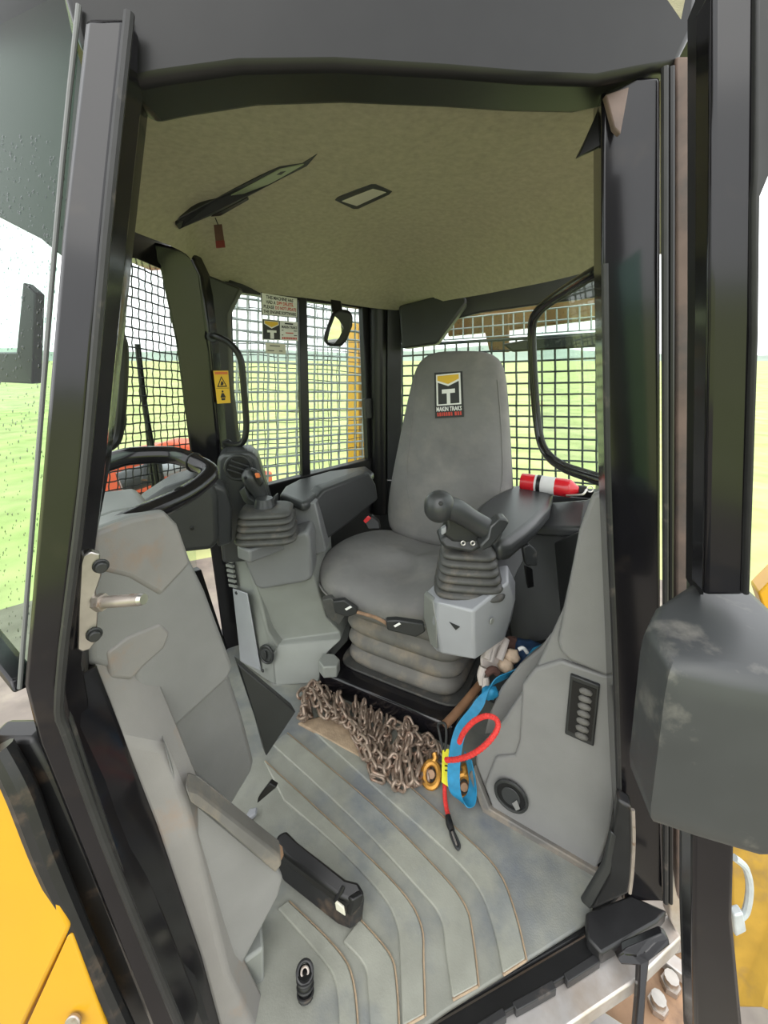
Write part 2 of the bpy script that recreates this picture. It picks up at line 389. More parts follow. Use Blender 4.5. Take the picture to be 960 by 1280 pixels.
# ---------------------------------------------------------------- near door frame: front post, jamb, rear post, header
A_L = [(104, 20, .57), (74, 300, .54), (49, 600, .52), (27, 857, .50), (45, 930, .50), (103, 1075, .50), (196, 1310, .50)]
A_R = [(160, 20, .58), (131, 300, .55), (104, 600, .53), (74, 857, .51), (86, 925, .51), (146, 1090, .51), (236, 1310, .51)]
A_J = [(186, 60, .66), (160, 300, .64), (131, 580, .62), (104, 690, .61), (108, 830, .60), (190, 1040, .60), (278, 1310, .60)]
def P3(L): return [at(*p) for p in L]
strip('trim_1', P3(A_L), P3(A_R), (.0, .05, 0), 'black_paint', bevel=.008, label='glossy black front door post with striker plate', **S)
seal = thing('trim_2', at(100, 900, .52), 'black rubber door seal along the front post', None, kind='structure')
tube('seal', [p+V((.004, -.004, 0)) for p in P3(A_R)], .006, 'rubber', seal, n=8, sub=4)
strip('jamb', P3([(x+3, y, Y+.012) for x, y, Y in A_R]), P3(A_J), (0, .015, 0), 'black_paint', seal, bevel=.004)
tube('seal_lip', P3([(74, 860, .52), (103, 950, .52), (151, 1090, .52), (230, 1300, .52)]), .005, 'rubber', seal, n=8, sub=4)
strip('lower_jamb', P3([(76, 858, .525), (104, 948, .525), (152, 1088, .525), (232, 1310, .525)]), P3([(116, 836, .585), (194, 1036, .585), (248, 1195, .585), (280, 1310, .585)]), (0, .01, 0), 'black_paint', seal, bevel=.004)
# windscreen seen past the post, from outside
gw = PL((100, 60, .58), (28, 855, .52), (-20, 450, .65))
gpx = [(100, -30), (72, 300), (28, 858), (-60, 745), (-60, -30)]
wn = thing('window_1', gw(28, 858), 'rain spotted front windscreen beside the front post', None, kind='structure')
slab('pane', [gw(*p) for p in gpx], -gw.n*.005, 'windscreen', wn, bevel=0)
drops('raindrops', gw, (-10, 170, 92, 800), 900, .0008, .0022, wn, m='drop_dark', edge=lambda x, y: x < 100-(y-60)*.086)
strip('frame', [gw(30, 862, .012), gw(-70, 742, .012)], [gw(26, 846, .012), gw(-70, 726, .012)], -gw.n*.03, 'black_paint', wn)
tube('bead', [gw(103, 10, .004), gw(74, 300, .004), gw(29, 858, .004)], .003, 'grey_cap', wn, n=8, sub=4)
lin = thing('trim_11', at(60, 260, .95), 'dark roof lining behind the top of the windscreen', None, kind='structure')
slab('lining', P3([(-80, -40, .95), (120, -40, .80), (120, 300, .84), (88, 330, .90), (50, 298, .95), (-20, 262, 1.0), (-80, 240, 1.05)]), (0, .03, 0), 'black_wire', lin, bevel=.004)
slab('post', P3([(28, 352, 1.0), (44, 366, 1.0), (40, 480, 1.0), (-40, 476, 1.1), (-40, 440, 1.1), (20, 440, 1.0)]), (0, .03, 0), 'black_satin', lin, bevel=.004)
# header over the door
hd = PL((160, 80, .60), (830, 80, .76), (480, -40, .66))
hp = [(60, -60), (880, -60), (868, 40), (846, 84), (800, 92), (745, 103), (660, 100), (560, 92), (420, 84), (300, 86), (200, 100), (150, 110), (95, 60)]
slab('trim_3', [hd(*p) for p in hp], (0, .09, 0), 'black_satin', bevel=.012, seg=3, label='dark steel header above the door opening', **S)
# rear door post with rubber seals
D_L = [(752, 95, .78), (752, 330, .79), (757, 600, .80), (766, 830, .80), (771, 1000, .80), (778, 1128, .80)]
D_R = [(826, 95, .76), (826, 330, .77), (826, 600, .77), (826, 830, .77), (827, 1000, .77), (832, 1128, .77)]
strip('trim_4', P3(D_L), P3(D_R), (.03, .09, 0), 'black_paint', bevel=.006, label='glossy black rear door post beside the open door', **S)
sl = thing('trim_5', at(840, 1128, .77), 'worn rubber seals on the rear door post', None, kind='structure')
for x0, x1, r, m in ((831, 832, .0055, 'rubber'), (839, 838, .005, 'black_satin')):
    tube('seal', P3([(x0, 84, .75), (x0, 400, .755), (x1, 800, .755), (x1, 1128, .755)]), r, m, sl, n=8, sub=4)
strip('wiping_edge', P3([(846, 70, .76), (846, 500, .77), (846, 1150, .77)]), P3([(870, 70, .75), (866, 500, .76), (868, 1150, .76)]), (0, .03, 0), 'brown_rubber', sl)
tube('seal_edge', P3([(756, 330, .775), (760, 600, .785), (769, 830, .79), (774, 1010, .79), (770, 1050, .79), (735, 1135, .80)]), .006, 'rubber', sl, n=8, sub=5)
slab('torn_flap', P3([(757, 118, .77), (787, 108, .76), (776, 168, .75), (768, 160, .76)]), (0, .012, 0), 'brown_rubber', sl, bevel=.002)
slab('frayed_lining', P3([(752, 128, .80), (765, 150, .80), (756, 180, .80), (722, 196, .82), (745, 150, .82)]), (0, .012, 0), 'black_satin', sl, bevel=.002)
# foot casting of the rear post
gs = thing('trim_6', onz(780, 1170, 0), 'scuffed black gusset at the foot of the rear door post', None, kind='structure')
slab('web', P3([(772, 1000, .76), (790, 1010, .75), (791, 1090, .74), (786, 1118, .735), (738, 1140, .76), (752, 1100, .775), (765, 1055, .785)]), (.012, .03, 0), 'black_dirty', gs, bevel=.006)
slab('foot_plate', [onz(x, y, .03) for x, y in ((732, 1140), (788, 1118), (834, 1138), (822, 1152), (752, 1192), (734, 1172))], (0, 0, -.035), 'black_dirty', gs, bevel=.005)
tube('weld_bead', P3([(791, 1012, .745), (792, 1050, .74), (790, 1090, .735), (787, 1116, .73)]), .004, 'steel_worn', gs, n=6, sub=4)
strip('rubber_lip', P3([(764, 1040, .775), (756, 1080, .77), (727, 1128, .77)]), P3([(772, 1045, .77), (764, 1092, .76), (738, 1138, .76)]), (0, .01, 0), 'charcoal', gs)

# ---------------------------------------------------------------- sill
sill = thing('trim_7', onz(700, 1200, -.03), 'worn bare metal door sill with a black rubber strip', None, kind='structure')
strip('sill_plate', [onz(540, 1322, -.015), onz(765, 1188, -.015), onz(836, 1140, -.015)], [onz(640, 1330, -.015), onz(800, 1222, -.015), onz(852, 1172, -.015)], (0, 0, -.04), 'alu', sill, bevel=.004)
strip('sill_rubber', [onz(500, 1306, .004), onz(735, 1168, .004)], [onz(545, 1318, .004), onz(762, 1188, .004)], (0, 0, -.02), 'black_satin', sill, bevel=.003)
for (x0, y0, x1, y1) in ((584, 1292, 628, 1264), (640, 1258, 690, 1230), (704, 1222, 745, 1196)):
    strip('clip', [onz(x0, y0-6, .006), onz(x1, y1-6, .006)], [onz(x0+6, y0+6, .006), onz(x1+6, y1+6, .006)], (0, 0, -.02), 'rubber', sill, bevel=.002)

# ---------------------------------------------------------------- far side of the cab: right front door glass, pillar, side window
fr = PL((130, 500, 1.22), (236, 565, 1.62), (197, 334, 1.56))
wf = thing('window_2', fr(200, 690), 'wiped glass of the opposite door behind the handrail', None, kind='structure')
slab('pane', [fr(100, 290), fr(197, 334), fr(220, 427), fr(240, 590), fr(250, 790), fr(100, 790)], -fr.n*.005, 'glass', wf, bevel=0)
strip('frame_top', [fr(90, 230, .02), fr(165, 262, .02), fr(208, 300, .02)], [fr(90, 308, .02), fr(165, 324, .02), fr(198, 338, .02)], -fr.n*.05, 'black_paint', wf)
drops('raindrops', fr, (150, 325, 200, 390), 160, .0016, .004, wf, edge=lambda x, y: y < 330+(x-150)*1.0+12)
slab('door_2', P3([(80, 722, 1.22), (238, 716, 1.62), (252, 712, 1.66), (300, 860, 1.72), (200, 960, 1.5), (80, 960, 1.22)]), (-.03, .03, 0), 'black_satin', label='black lower panel of the opposite door', **S)
B_L = [(165, 296, 1.50), (197, 330, 1.53), (218, 427, 1.56), (236, 565, 1.60), (262, 690, 1.66), (282, 830, 1.70)]
B_R = [(236, 312, 1.56), (252, 345, 1.60), (262, 427, 1.62), (275, 560, 1.66), (290, 690, 1.70), (303, 830, 1.74)]
strip('trim_8', P3(B_L), P3(B_R), (.01, .08, 0), 'black_paint', bevel=.012, seg=3, label='wide black pillar between the opposite door and the side window', **S)
strip('trim_9', P3([(246, 338, 1.62), (258, 427, 1.64), (272, 560, 1.68), (275, 620, 1.70)]), P3([(300, 360, 1.74), (284, 392, 1.72), (286, 470, 1.73), (297, 560, 1.76)]), (.0, .05, 0), 'charcoal', bevel=.008, label='dark pillar lining carrying the yellow warning label', **S)
sw = PL((285, 500, 1.78), (462, 500, 2.28), (330, 605, 1.87))
wr = thing('window_3', sw(395, 600), 'sliding side window of the cab behind the far armrest', None, kind='structure')
for a, b in ((280, 379), (379, 468)):
    slab('pane', [sw(a, 340), sw(b, 360), sw(b, 600), sw(a, 630)], -sw.n*.005, 'glass', wr, bevel=0)
def bar(name, f, a, b, wpx, th, m, parent, off=.0, **k):
    a, b = V((*a, 0)), V((*b, 0)); d = (b-a).normalized(); p = V((-d.y, d.x, 0))*wpx/2
    return slab(name, [f(*(q+s*p).xy, off) for q, s in ((a, 1), (b, 1), (b, -1), (a, -1))], -f.n*th, m, parent, **k)
bar('mullion', sw, (377, 365), (382, 598), 10, .03, 'black_satin', wr, .012)
bar('rail_bottom', sw, (315, 617), (470, 578), 14, .05, 'black_satin', wr, .02)
bar('rail_top', sw, (285, 356), (470, 380), 16, .05, 'black_satin', wr, .01)
bar('stile', sw, (286, 380), (290, 560), 7, .04, 'black_satin', wr, .01)
slab('corner', [sw(*p, .012) for p in ((280, 352), (330, 358), (300, 366), (290, 374), (284, 394), (278, 400))], -sw.n*.03, 'black_satin', wr)
bar('stile', sw, (462, 380), (470, 590), 22, .04, 'black_satin', wr, .015)
slab('latch', [sw(*p, .03) for p in ((452, 498), (464, 497), (464, 522), (454, 523))], -sw.n*.02, 'charcoal', wr)
drops('raindrops', sw, (285, 365, 455, 400), 130, .0016, .004, wr, edge=lambda x, y: y < 372+(455-x)*.1)
slab('wall_right', [sw(300, 622, .0), sw(475, 577, .0), sw(475, 800, .0), sw(300, 860, .0)], -sw.n*.04, 'charcoal', label='dark lining under the side window behind the far console', **S)
# rear right corner pillar
rc = thing('trim_10', onz(480, 690, 0)*1.0, 'round black corner pillar left of the seat back', None, kind='structure')
cyl('post', at(473, 375, 2.26), at(474, 640, 2.30), .048, 'black_satin', rc)
slab('lining', P3([(484, 380, 2.24), (502, 382, 2.26), (502, 600, 2.28), (484, 600, 2.26)]), (0, .03, 0), 'charcoal', rc)
slab('duct_cover', P3([(498, 382, 2.16), (545, 370, 2.02), (582, 371, 1.98), (584, 378, 1.97), (571, 396, 1.98), (546, 430, 2.02), (502, 436, 2.14)]), (.03, .14, 0), 'charcoal', rc, bevel=.02, seg=3)
# ---------------------------------------------------------------- rear window
rw = PL((505, 500, 2.30), (760, 500, 1.98), (505, 600, 2.33))
wb = thing('window_4', rw(640, 610), 'rain spotted rear window behind the seat', None, kind='structure')
slab('pane', [rw(498, 380), rw(800, 350), rw(800, 640), rw(498, 620)], -rw.n*.005, 'glass', wb, bevel=0)
slab('header', [rw(560, 362, .03), rw(800, 318, .03), rw(800, 366, .03), rw(751, 371, .03), rw(601, 391, .03), rw(560, 402, .03)], -rw.n*.06, 'charcoal', wb, bevel=.008)
drops('raindrops', rw, (545, 388, 755, 440), 520, .0016, .0045, wb)
drops('raindrops', rw, (640, 430, 755, 600), 60, .001, .003, wb)
bar('rail_bottom', rw, (490, 612), (800, 622), 14, .05, 'black_satin', wb, .02)
slab('wall_rear', [rw(455, 596, .03), rw(800, 626, .03), rw(800, 800, .03), rw(455, 780, .03)], -rw.n*.04, 'charcoal_soft', label='dark lining below the rear window behind the seat', **S)
# left side window: rounded tube frame between rear door post and seat
lf = [at(*p) for p in ((757, 334, .92), (735, 345, .97), (690, 374, 1.16), (672, 390, 1.27), (665, 410, 1.33), (667, 470, 1.34), (672, 530, 1.33), (680, 562, 1.28), (700, 582, 1.15), (740, 597, .97), (760, 603, .90))]
wl = thing('window_5', at(668, 560, 1.32), 'side window with rounded black tube frame beside the rear door post', None, kind='structure')
tube('frame', lf, .0135, 'black_paint', wl, n=12, sub=6)
tube('inner_seal', [p+(at(745, 470, 1.0)-p)*.045 for p in lf], .006, 'rubber', wl, n=8, sub=6)
slab('pane', lf, V((.004, .002, 0)), 'glass', wl, bevel=0)
slab('wall_outer', [V((.60, .90, -.1)), V((1.03, 1.95, -.1)), V((1.03, 1.95, .74)), V((.60, .90, .74))], (.03, -.01, 0), 'black_satin', label='black outer side wall of the cab below the side window', **S)
slab('wall_left', [at(*p) for p in ((756, 650, .95), (715, 668, 1.25), (690, 680, 1.5), (680, 900, 1.5), (750, 1000, .95))], (.03, .02, 0), 'charcoal', label='dark lining under the side window beside the extinguisher', **S)

# ================================================================ THE OPEN DOOR (near, image right)
dr = thing('door_1', at(900, 1300, .50), 'open cab door with black frame and moulded lower cover', None, kind='structure')
strip('edge_frame', P3([(876, -20, .56), (874, 400, .56), (870, 745, .56)]), P3([(890, -20, .52), (886, 400, .52), (880, 745, .52)]), (.02, .05, 0), 'black_satin', dr, bevel=.004)
strip('frame', P3([(890, -20, .52), (886, 400, .52), (880, 745, .52)]), P3([(948, -20, .50), (942, 400, .50), (932, 745, .50)]), (.01, .04, 0), 'black_paint', dr, bevel=.006)
strip('frame_rim', P3([(946, -20, .495), (944, 220, .495), (941, 250, .495), (941, 420, .495), (930, 745, .495)]), P3([(975, -20, .49), (970, 200, .49), (951, 245, .49), (949, 420, .49), (938, 745, .49)]), (.01, .04, 0), 'rubber', dr, bevel=.004)
strip('pane', P3([(862, 275, .66), (861, 500, .66), (858, 745, .66)]), P3([(877, 275, .58), (876, 500, .58), (873, 745, .58)]), (.004, .003, 0), 'glass_green', dr, bevel=0)
strip('lower_frame', P3([(866, 980, .50), (865, 1150, .50), (868, 1310, .50)]), P3([(921, 980, .48), (917, 1150, .48), (932, 1310, .48)]), (.01, .04, 0), 'black_paint', dr, bevel=.006)
strip('lower_edge', P3([(858, 980, .53), (857, 1150, .53), (862, 1310, .53)]), P3([(867, 980, .50), (866, 1150, .50), (869, 1310, .50)]), (.01, .03, 0), 'rubber', dr, bevel=.003)
top = [onz(x, y, z) for x, y, z in ((804, 792, .955), (814, 768, .96), (868, 730, .965), (880, 727, .965), (932, 736, .965), (985, 790, .96), (1040, 880, .95), (1000, 880, .95), (900, 860, .95), (835, 845, .95))]
def xy(x, y, z, dz=0): return V((x, y, z))
c0 = sum(top, V())/len(top)
def ringat(k, z): return [V((c0.x+(p.x-c0.x)*k, c0.y+(p.y-c0.y)*k, z+(p.z-.955)*.4)) for p in top]
cv = loft('lower_cover', [ringat(.80, .972), ringat(.93, .968), ringat(.99, .952), ringat(1.01, .93), ringat(1.0, .85), ringat(.99, .775), ringat(.96, .755), ringat(.90, .745)], 'charcoal_dusty', dr, ang=60)
sc_ = onz(942, 775, .972)
disc('screw', sc_, V((0, 0, 1)), .008, .006, 'charcoal', cv)
disc('screw_socket', sc_+V((0, 0, .006)), V((0, 0, 1)), .0035, .001, 'black_satin', cv)

# striker plate on the front post
stp = PL((95, 750, .545), (130, 690, .565), (120, 800, .56))
sk = thing('striker_plate', stp(105, 805), 'bare steel striker plate bolted to the front door post with protruding pin', 'striker')
sq = [(100, 700), (103, 690), (113, 685), (124, 688), (126, 715), (119, 735), (122, 760), (120, 795), (112, 806), (102, 809), (96, 806), (97, 760)]
slab('plate', [stp(*p, .012) for p in sq], -stp.n*.012, 'steel', sk, bevel=.002)
for x, y in ((125, 702), (117, 786)):
    c = stp(x, y, .012); b = disc('bolt', c, stp.n, .0105, .004, 'charcoal', sk); disc('bolt_head', c+stp.n*.004, stp.n, .008, .006, 'charcoal', b)
a = stp(121, 748, .012); e = at(180, 749, .53)
d = (e-a).normalized()
cyl('collar', a, a+d*.012, .0125, 'steel_worn', sk, n=6); cyl('pin', a, e-d*.006, .0085, 'steel_worn', sk); cyl('pin_tip', e-d*.006, e, .0085, 'steel', sk, r2=.007)

# ================================================================ DASH SIDE PANEL
dp = PL(V((-.5, .5, 0)), V((-.30, .90, 0)), V((-.52, .5, 1)))
da = thing('dashboard', dp(200, 1000), 'stained grey moulded dashboard side panel inside the front post', 'dashboard')
back = V((-.10, .12, 0))
base = [(104, 690), (118, 662), (165, 645), (207, 637), (224, 655), (240, 700), (258, 738), (300, 835), (322, 905), (336, 962), (333, 975), (303, 1028), (232, 985), (200, 940), (160, 850), (118, 835)]
bb = slab('lower_panel', [dp(*p, -.05) for p in base], back, 'grey', da, bevel=.012, seg=3)
up_ = [(104, 690), (118, 662), (165, 645), (207, 637), (224, 655), (240, 700), (258, 738), (293, 832), (286, 850), (212, 918), (198, 924), (188, 905), (168, 845), (112, 832)]
slab('upper_panel', [dp(*p) for p in up_], -dp.n*.06, 'grey', da, bevel=.012, seg=4)
slab('top_cowl', [dp(118, 664, .004), dp(165, 647, .004), dp(206, 640, .004), dp(222, 657, .004), dp(238, 702, .004), dp(232, 710, .004), dp(206, 738, .004), dp(200, 745, .004), dp(160, 722, .004), dp(130, 715, .004), dp(112, 700, .004)], -dp.n*.02, 'grey_stained', da, bevel=.008, seg=3)
slab('step_pad', [dp(132, 815, .003), dp(158, 795, .003), dp(200, 778, .003), (dp(212, 790, .003)), dp(205, 810, .003), dp(180, 832, .003), dp(164, 850, .003), dp(138, 848, .003)], -dp.n*.02, 'grey_stained', da, bevel=.006, seg=3)
# flange next to the door seal, stained, and the wedge below the pedal slot
strip('flange', [dp(104, 790, -.006), dp(118, 836, -.004)]+P3([(150, 925, .588), (194, 1035, .588), (248, 1195, .588), (279, 1310, .588)]), [dp(150, 790, -.006), dp(172, 850, -.004)]+P3([(206, 935, .625), (232, 1000, .61), (286, 1222, .605), (330, 1310, .605)]), (.0, .05, 0), 'grey_stained', da, bevel=.008, seg=3)
slab('wedge', P3([(206, 932, .61), (226, 985, .625), (348, 1086, .69), (355, 1098, .69), (350, 1118, .685), (296, 1222, .635), (286, 1224, .63), (268, 1160, .62), (232, 1040, .61)]), (-.06, .08, 0), 'grey', da, bevel=.010, seg=3)
slab('column', P3([(262, 1190, .64), (300, 1205, .65), (330, 1185, .67), (332, 1320, .67), (270, 1320, .64)]), (-.04, .10, 0), 'grey_green', da, bevel=.006)
ft = slab('kick_plate', P3([(296, 828, 1.02), (370, 890, 1.06), (333, 946, 1.02), (322, 905, 1.0)]), (-.02, .03, 0), 'charcoal', None, label='flat black plate standing behind the dashboard edge by the chain', cat='plate')
# pedals
pb = thing('brake_pedal', at(330, 1060, .72), 'dark steel pedal arm reaching out of the dashboard slot', 'pedal')
slab('arm', P3([(231, 984, .60), (246, 990, .615), (350, 1070, .675), (352, 1082, .672), (344, 1092, .668), (266, 1024, .612), (238, 1004, .594)]), (-.01, .03, 0), 'gaiter', pb, bevel=.004)
slab('worn_tip', P3([(310, 1040, .70), (317, 1034, .72), (350, 1064, .73), (352, 1076, .72), (346, 1078, .71)]), (0, .02, -.015), 'brown_steel', pb, bevel=.003)
slab('stop_block', P3([(322, 998, .88), (337, 978, .90), (346, 984, .90), (321, 1005, .88)]), (0, .02, -.01), 'black_satin', pb, bevel=.003)
pd = thing('accelerator_pedal', onz(400, 1110, 0), 'chunky worn black rubber pedal on the floor mat', 'pedal')
def pz(x, y, z): return onz(x, y, z)
tp = [pz(343, 1052, .115), pz(347, 1042, .12), pz(358, 1037, .12), pz(372, 1052, .12), pz(432, 1098, .105), pz(448, 1102, .10), pz(456, 1116, .10), pz(440, 1128, .095), pz(424, 1122, .095), pz(356, 1070, .105)]
slab('tread', tp, (0, .005, -.035), 'black_satin', pd, bevel=.010, seg=3)
slab('pedal_body', [p+V((0, .01, -.03)) for p in tp], (-.005, -.01, -.05), 'black_dirty', pd, bevel=.004)
tube('fold', [pz(429, 1108, .106), pz(424, 1118, .10), pz(418, 1126, .09)], .004, 'black_satin', pd, n=6, sub=4)
slab('end_cap', [pz(441, 1126, .10), pz(455, 1117, .10), pz(452, 1132, .07), pz(438, 1147, .055)], (-.012, .008, 0), 'black_satin', pd, bevel=.003)
slab('worn_patch', [pz(418, 1126, .092), pz(430, 1136, .088), pz(432, 1146, .066), pz(420, 1138, .07)], (0, .006, 0), 'cream', pd, bevel=.002)
# floor plug
fp = thing('floor_plug', onz(383, 1235, 0), 'small black coiled rubber plug standing on the floor mat', 'plug')
pbt, ptp = onz(382, 1245, .01), onz(381, 1215, .055)
tube('body', [pbt, pbt.lerp(ptp, .25), pbt.lerp(ptp, .5), pbt.lerp(ptp, .75), ptp], [.016, .012, .016, .012, .015], 'black_satin', fp, n=14, sub=4)
for k in range(3): torus('coil', pbt.lerp(ptp, .15+.3*k), (ptp-pbt), .015, .003, 'black_dirty', fp)
torus('rim', ptp, EYE-ptp, .015, .0035, 'black_dirty', fp); torus('inner_ring', ptp+(EYE-ptp).normalized()*.002, EYE-ptp, .007, .0025, 'steel_worn', fp)
fc = thing('floor_clip', onz(315, 1012, .02), 'small grey screw tab on the floor beside the stop block', 'clip')
slab('tab', [onz(*p, .02) for p in ((305, 1022), (312, 1010), (322, 1008), (320, 1016), (312, 1022))], (0, 0, -.015), 'grey_pale', fc)
disc('screw', onz(315, 1014, .02), V((0, 0, 1)), .005, .003, 'charcoal', fc)

# grab rail on the dashboard
hr = thing('grab_rail', at(190, 640, .80), 'thick black grab rail looped over the dashboard', 'rail')
tube('rail', P3([(100, 592, .86), (135, 578, .88), (165, 570, .90), (215, 569, .94), (243, 578, .93), (262, 590, .90), (252, 604, .86), (225, 622, .80), (175, 645, .72), (110, 674, .64)]), .020, 'black_paint', hr, n=14, sub=8)
for p in ((243, 578, .93), (225, 622, .80)):
    torus('joint_ring', at(*p), (V((1, -.6, 0))), .021, .002, 'black_satin', hr)
# instrument housing and vent tower behind
ih = thing('instrument_housing', at(245, 690, 1.28), 'dark grey rounded instrument housing behind the grab rail', 'housing')
slab('shell', P3([(160, 640, 1.14), (205, 610, 1.20), (240, 598, 1.24), (264, 602, 1.27), (272, 622, 1.28), (274, 676, 1.28), (266, 688, 1.27), (228, 692, 1.22), (170, 690, 1.15)]), (-.06, .16, 0), 'charcoal', ih, bevel=.022, seg=4)
slab('side_cover', P3([(266, 604, 1.30), (283, 612, 1.34), (290, 640, 1.36), (290, 680, 1.36), (272, 686, 1.30)]), (-.04, .10, 0), 'charcoal_soft', ih, bevel=.012, seg=3)
disc('screw', at(240, 660, 1.235), V((.3, -1, 0)), .006, .004, 'black_satin', ih)
vt = thing('vent_tower', at(300, 690, 1.52), 'dark vent tower with round louvre next to the far joystick', 'vent')
vp = PL((272, 600, 1.50), (325, 600, 1.54), (290, 690, 1.52))
slab('tower', [vp(*p) for p in ((271, 574), (278, 567), (312, 564), (322, 572), (334, 612), (348, 660), (350, 700), (278, 705), (272, 650))], -vp.n*.12, 'charcoal_soft', vt, bevel=.014, seg=3)
vc = vp(298, 584, .001)
torus('ring', vc, vp.n, .046, .007, 'charcoal', vt)
disc('barrel', vc, vp.n, .041, .004, 'black_satin', vt)
for k in (-.018, 0, .018):
    x, y, n_ = frame(vp.n); dd = (x+y*-.45).normalized(); q = dd.cross(n_)
    c = vc+q*k+n_*.006; slab('slat', [c+dd*.034+q*.003, c-dd*.034+q*.003, c-dd*.034-q*.003, c+dd*.034-q*.003], n_*.006, 'charcoal', vt, bevel=.001)

# ================================================================ FAR CONSOLE (operator's right): joystick, armrest
cl = thing('far_console', onz(350, 852, 0), 'grey control console with joystick at the far side of the seat', 'console')
slab('foot', [onz(342, 857, 0), onz(402, 853, 0), onz(432, 812, .06), V((-.15, 1.9, .10)), V((-.6, 1.85, .1)), onz(330, 845, .0)], (0, 0, .001), 'grey_green', cl, bevel=0)
# side profile: tall back, recessed cove, projecting foot
def cprof(side):
    pr = [(335, 740, 1.50, 395, 718), (333, 762, 1.53, 397, 742), (340, 785, 1.55, 402, 765), (350, 800, 1.55, 412, 780), (360, 812, 1.545, 420, 795), (352, 818, 1.53, 424, 806), (346, 828, 1.51, 424, 822), (343, 857, 1.487, 412, 856)]
    return pr
Lc, Rc = [], []
for (x0, y0, Y, x1, y1) in [(322, 700, 1.50, 390, 690), (322, 736, 1.50, 392, 720), (331, 760, 1.535, 400, 745), (338, 785, 1.56, 408, 772), (352, 800, 1.56, 425, 790), (346, 806, 1.535, 426, 800), (341, 818, 1.515, 410, 815), (344, 857, 1.487, 398, 854)]:
    Lc.append(at(x0, y0, Y)); Rc.append(at(x1, y1, Y+.0))
strip('cove', Lc, Rc, (.04, .25, 0), 'grey_green', cl, bevel=.010, seg=3)
side = PL((300, 700, 1.66), (322, 700, 1.52), (344, 857, 1.487))
slab('side_panel', P3([(291, 688, 1.60), (300, 676, 1.60), (310, 690, 1.50), (322, 735, 1.505), (335, 790, 1.53), (348, 808, 1.53), (342, 820, 1.512), (344, 857, 1.484), (334, 850, 1.50), (299, 826, 1.60)]), (.05, .10, 0), 'grey_green', cl, bevel=.006)
slab('hatch', P3([(292, 735, 1.592), (310, 741, 1.53), (327, 838, 1.505), (302, 826, 1.585)]), (-.004, -.004, 0), 'grey_pale', cl, bevel=.003)
for x, y, Y in ((296, 741, 1.572), (329, 838, 1.492)): disc('screw', at(x, y, Y), V((-.6, -.8, 0)), .007, .005, 'charcoal', cl)
vg = slab('side_grille', P3([(281, 688, 1.64), (291, 692, 1.60), (297, 734, 1.58), (287, 730, 1.62)]), (-.003, -.004, 0), 'black_satin', cl)
for k in range(6):
    y = 698+k*6.2; slab('slat', P3([(284+k*.9, y, 1.615), (292+k*.9, y+2, 1.58), (292.5+k*.9, y+5, 1.58), (284.5+k*.9, y+3, 1.615)]), (-.007, -.007, 0), 'grey_green', vg, bevel=0)
lgc = at(333, 818, 1.505); ln = V((-.35, -.9, .05))
torus('socket_ring', lgc, ln, .030, .006, 'charcoal', cl, ry=.036); disc('socket', lgc, ln, .026, .003, 'charcoal_soft', cl); slab('socket_bar', ellring(lgc+ln*.006, frame(ln)[0], frame(ln)[1], .008, .02, 12), ln*.006, 'charcoal', cl)
# head block with joystick
slab('head', P3([(303, 692, 1.46), (312, 688, 1.45), (384, 664, 1.44), (388, 675, 1.44), (391, 722, 1.45), (384, 728, 1.45), (326, 738, 1.46), (318, 733, 1.465), (306, 705, 1.46)]), (.0, .26, 0), 'grey_cap', cl, bevel=.014, seg=4)
slab('head_top', [onz(296, 682, .655), onz(312, 688, .655), onz(386, 660, .655), onz(378, 640, .655), onz(310, 652, .655)], (0, 0, -.05), 'grey_cap', cl, bevel=.008)
bx, by = V((.93, .12, 0)).normalized(), V((-.12, .93, 0)).normalized()
bc = onz(335, 671, .66)
bl = bellows('gaiter', bc+V((0, .0, 0)), bx, by, V((0, 0, 1)), (.112, .095), (.092, .078), .115, 5, 'rubber_dusty', cl)
# grip
g0 = bc+V((-.01, .01, .115))
js = tube('joystick', [at(*p) for p in ((330, 636, 1.50), (327, 622, 1.50), (320, 607, 1.49), (313, 594, 1.48), (311, 586, 1.475))], [.030, .026, .032, .034, .012], 'charcoal_soft', cl, n=16, sub=5)
js['label'] = 'black hand grip joystick'
cyl('neck', g0, g0+V((0, 0, .03)), .038, 'charcoal_soft', js, r2=.03)
slab('hand_rest', P3([(298, 614, 1.50), (306, 607, 1.49), (312, 622, 1.46), (330, 632, 1.45), (344, 620, 1.46), (344, 630, 1.46), (333, 641, 1.44), (318, 640, 1.45), (304, 627, 1.48)]), (.0, .05, 0), 'charcoal', js, bevel=.006, seg=3)
slab('thumb_face', P3([(312, 585, 1.445), (319, 588, 1.44), (329, 604, 1.44), (325, 609, 1.44), (317, 598, 1.44)]), (.0, .02, 0), 'black_satin', js, bevel=.004)
slab('thumb_switch', P3([(318, 592, 1.432), (323, 592, 1.432), (325, 597, 1.432), (320, 598, 1.432)]), (0, .012, 0), 'orange_print', js, bevel=.002)
disc('button', at(307.5, 597, 1.45), V((-.3, -.9, .1)), .005, .006, 'black_satin', js)
# armrest
ar = slab('armrest', [onz(x, y, .765) for x, y in ((349, 617), (356, 607), (372, 599), (412, 588), (458, 582), (468, 590), (462, 596), (404, 612), (386, 626), (378, 629))], (0, 0, -.04), 'charcoal_soft', cl, bevel=.016, seg=4, plabel='black padded armrest')
slab('side', P3([(392, 628, 1.58), (404, 612, 1.63), (462, 590, 1.86), (470, 606, 1.88), (474, 624, 1.84), (440, 652, 1.72), (408, 676, 1.62), (400, 660, 1.60)]), (-.05, .06, 0), 'charcoal', ar, bevel=.012, seg=3)
slab('support', P3([(366, 629, 1.56), (394, 628, 1.55), (400, 655, 1.54), (408, 690, 1.54), (388, 696, 1.54), (370, 660, 1.56)]), (.0, .12, 0), 'grey_cap', ar, bevel=.006)

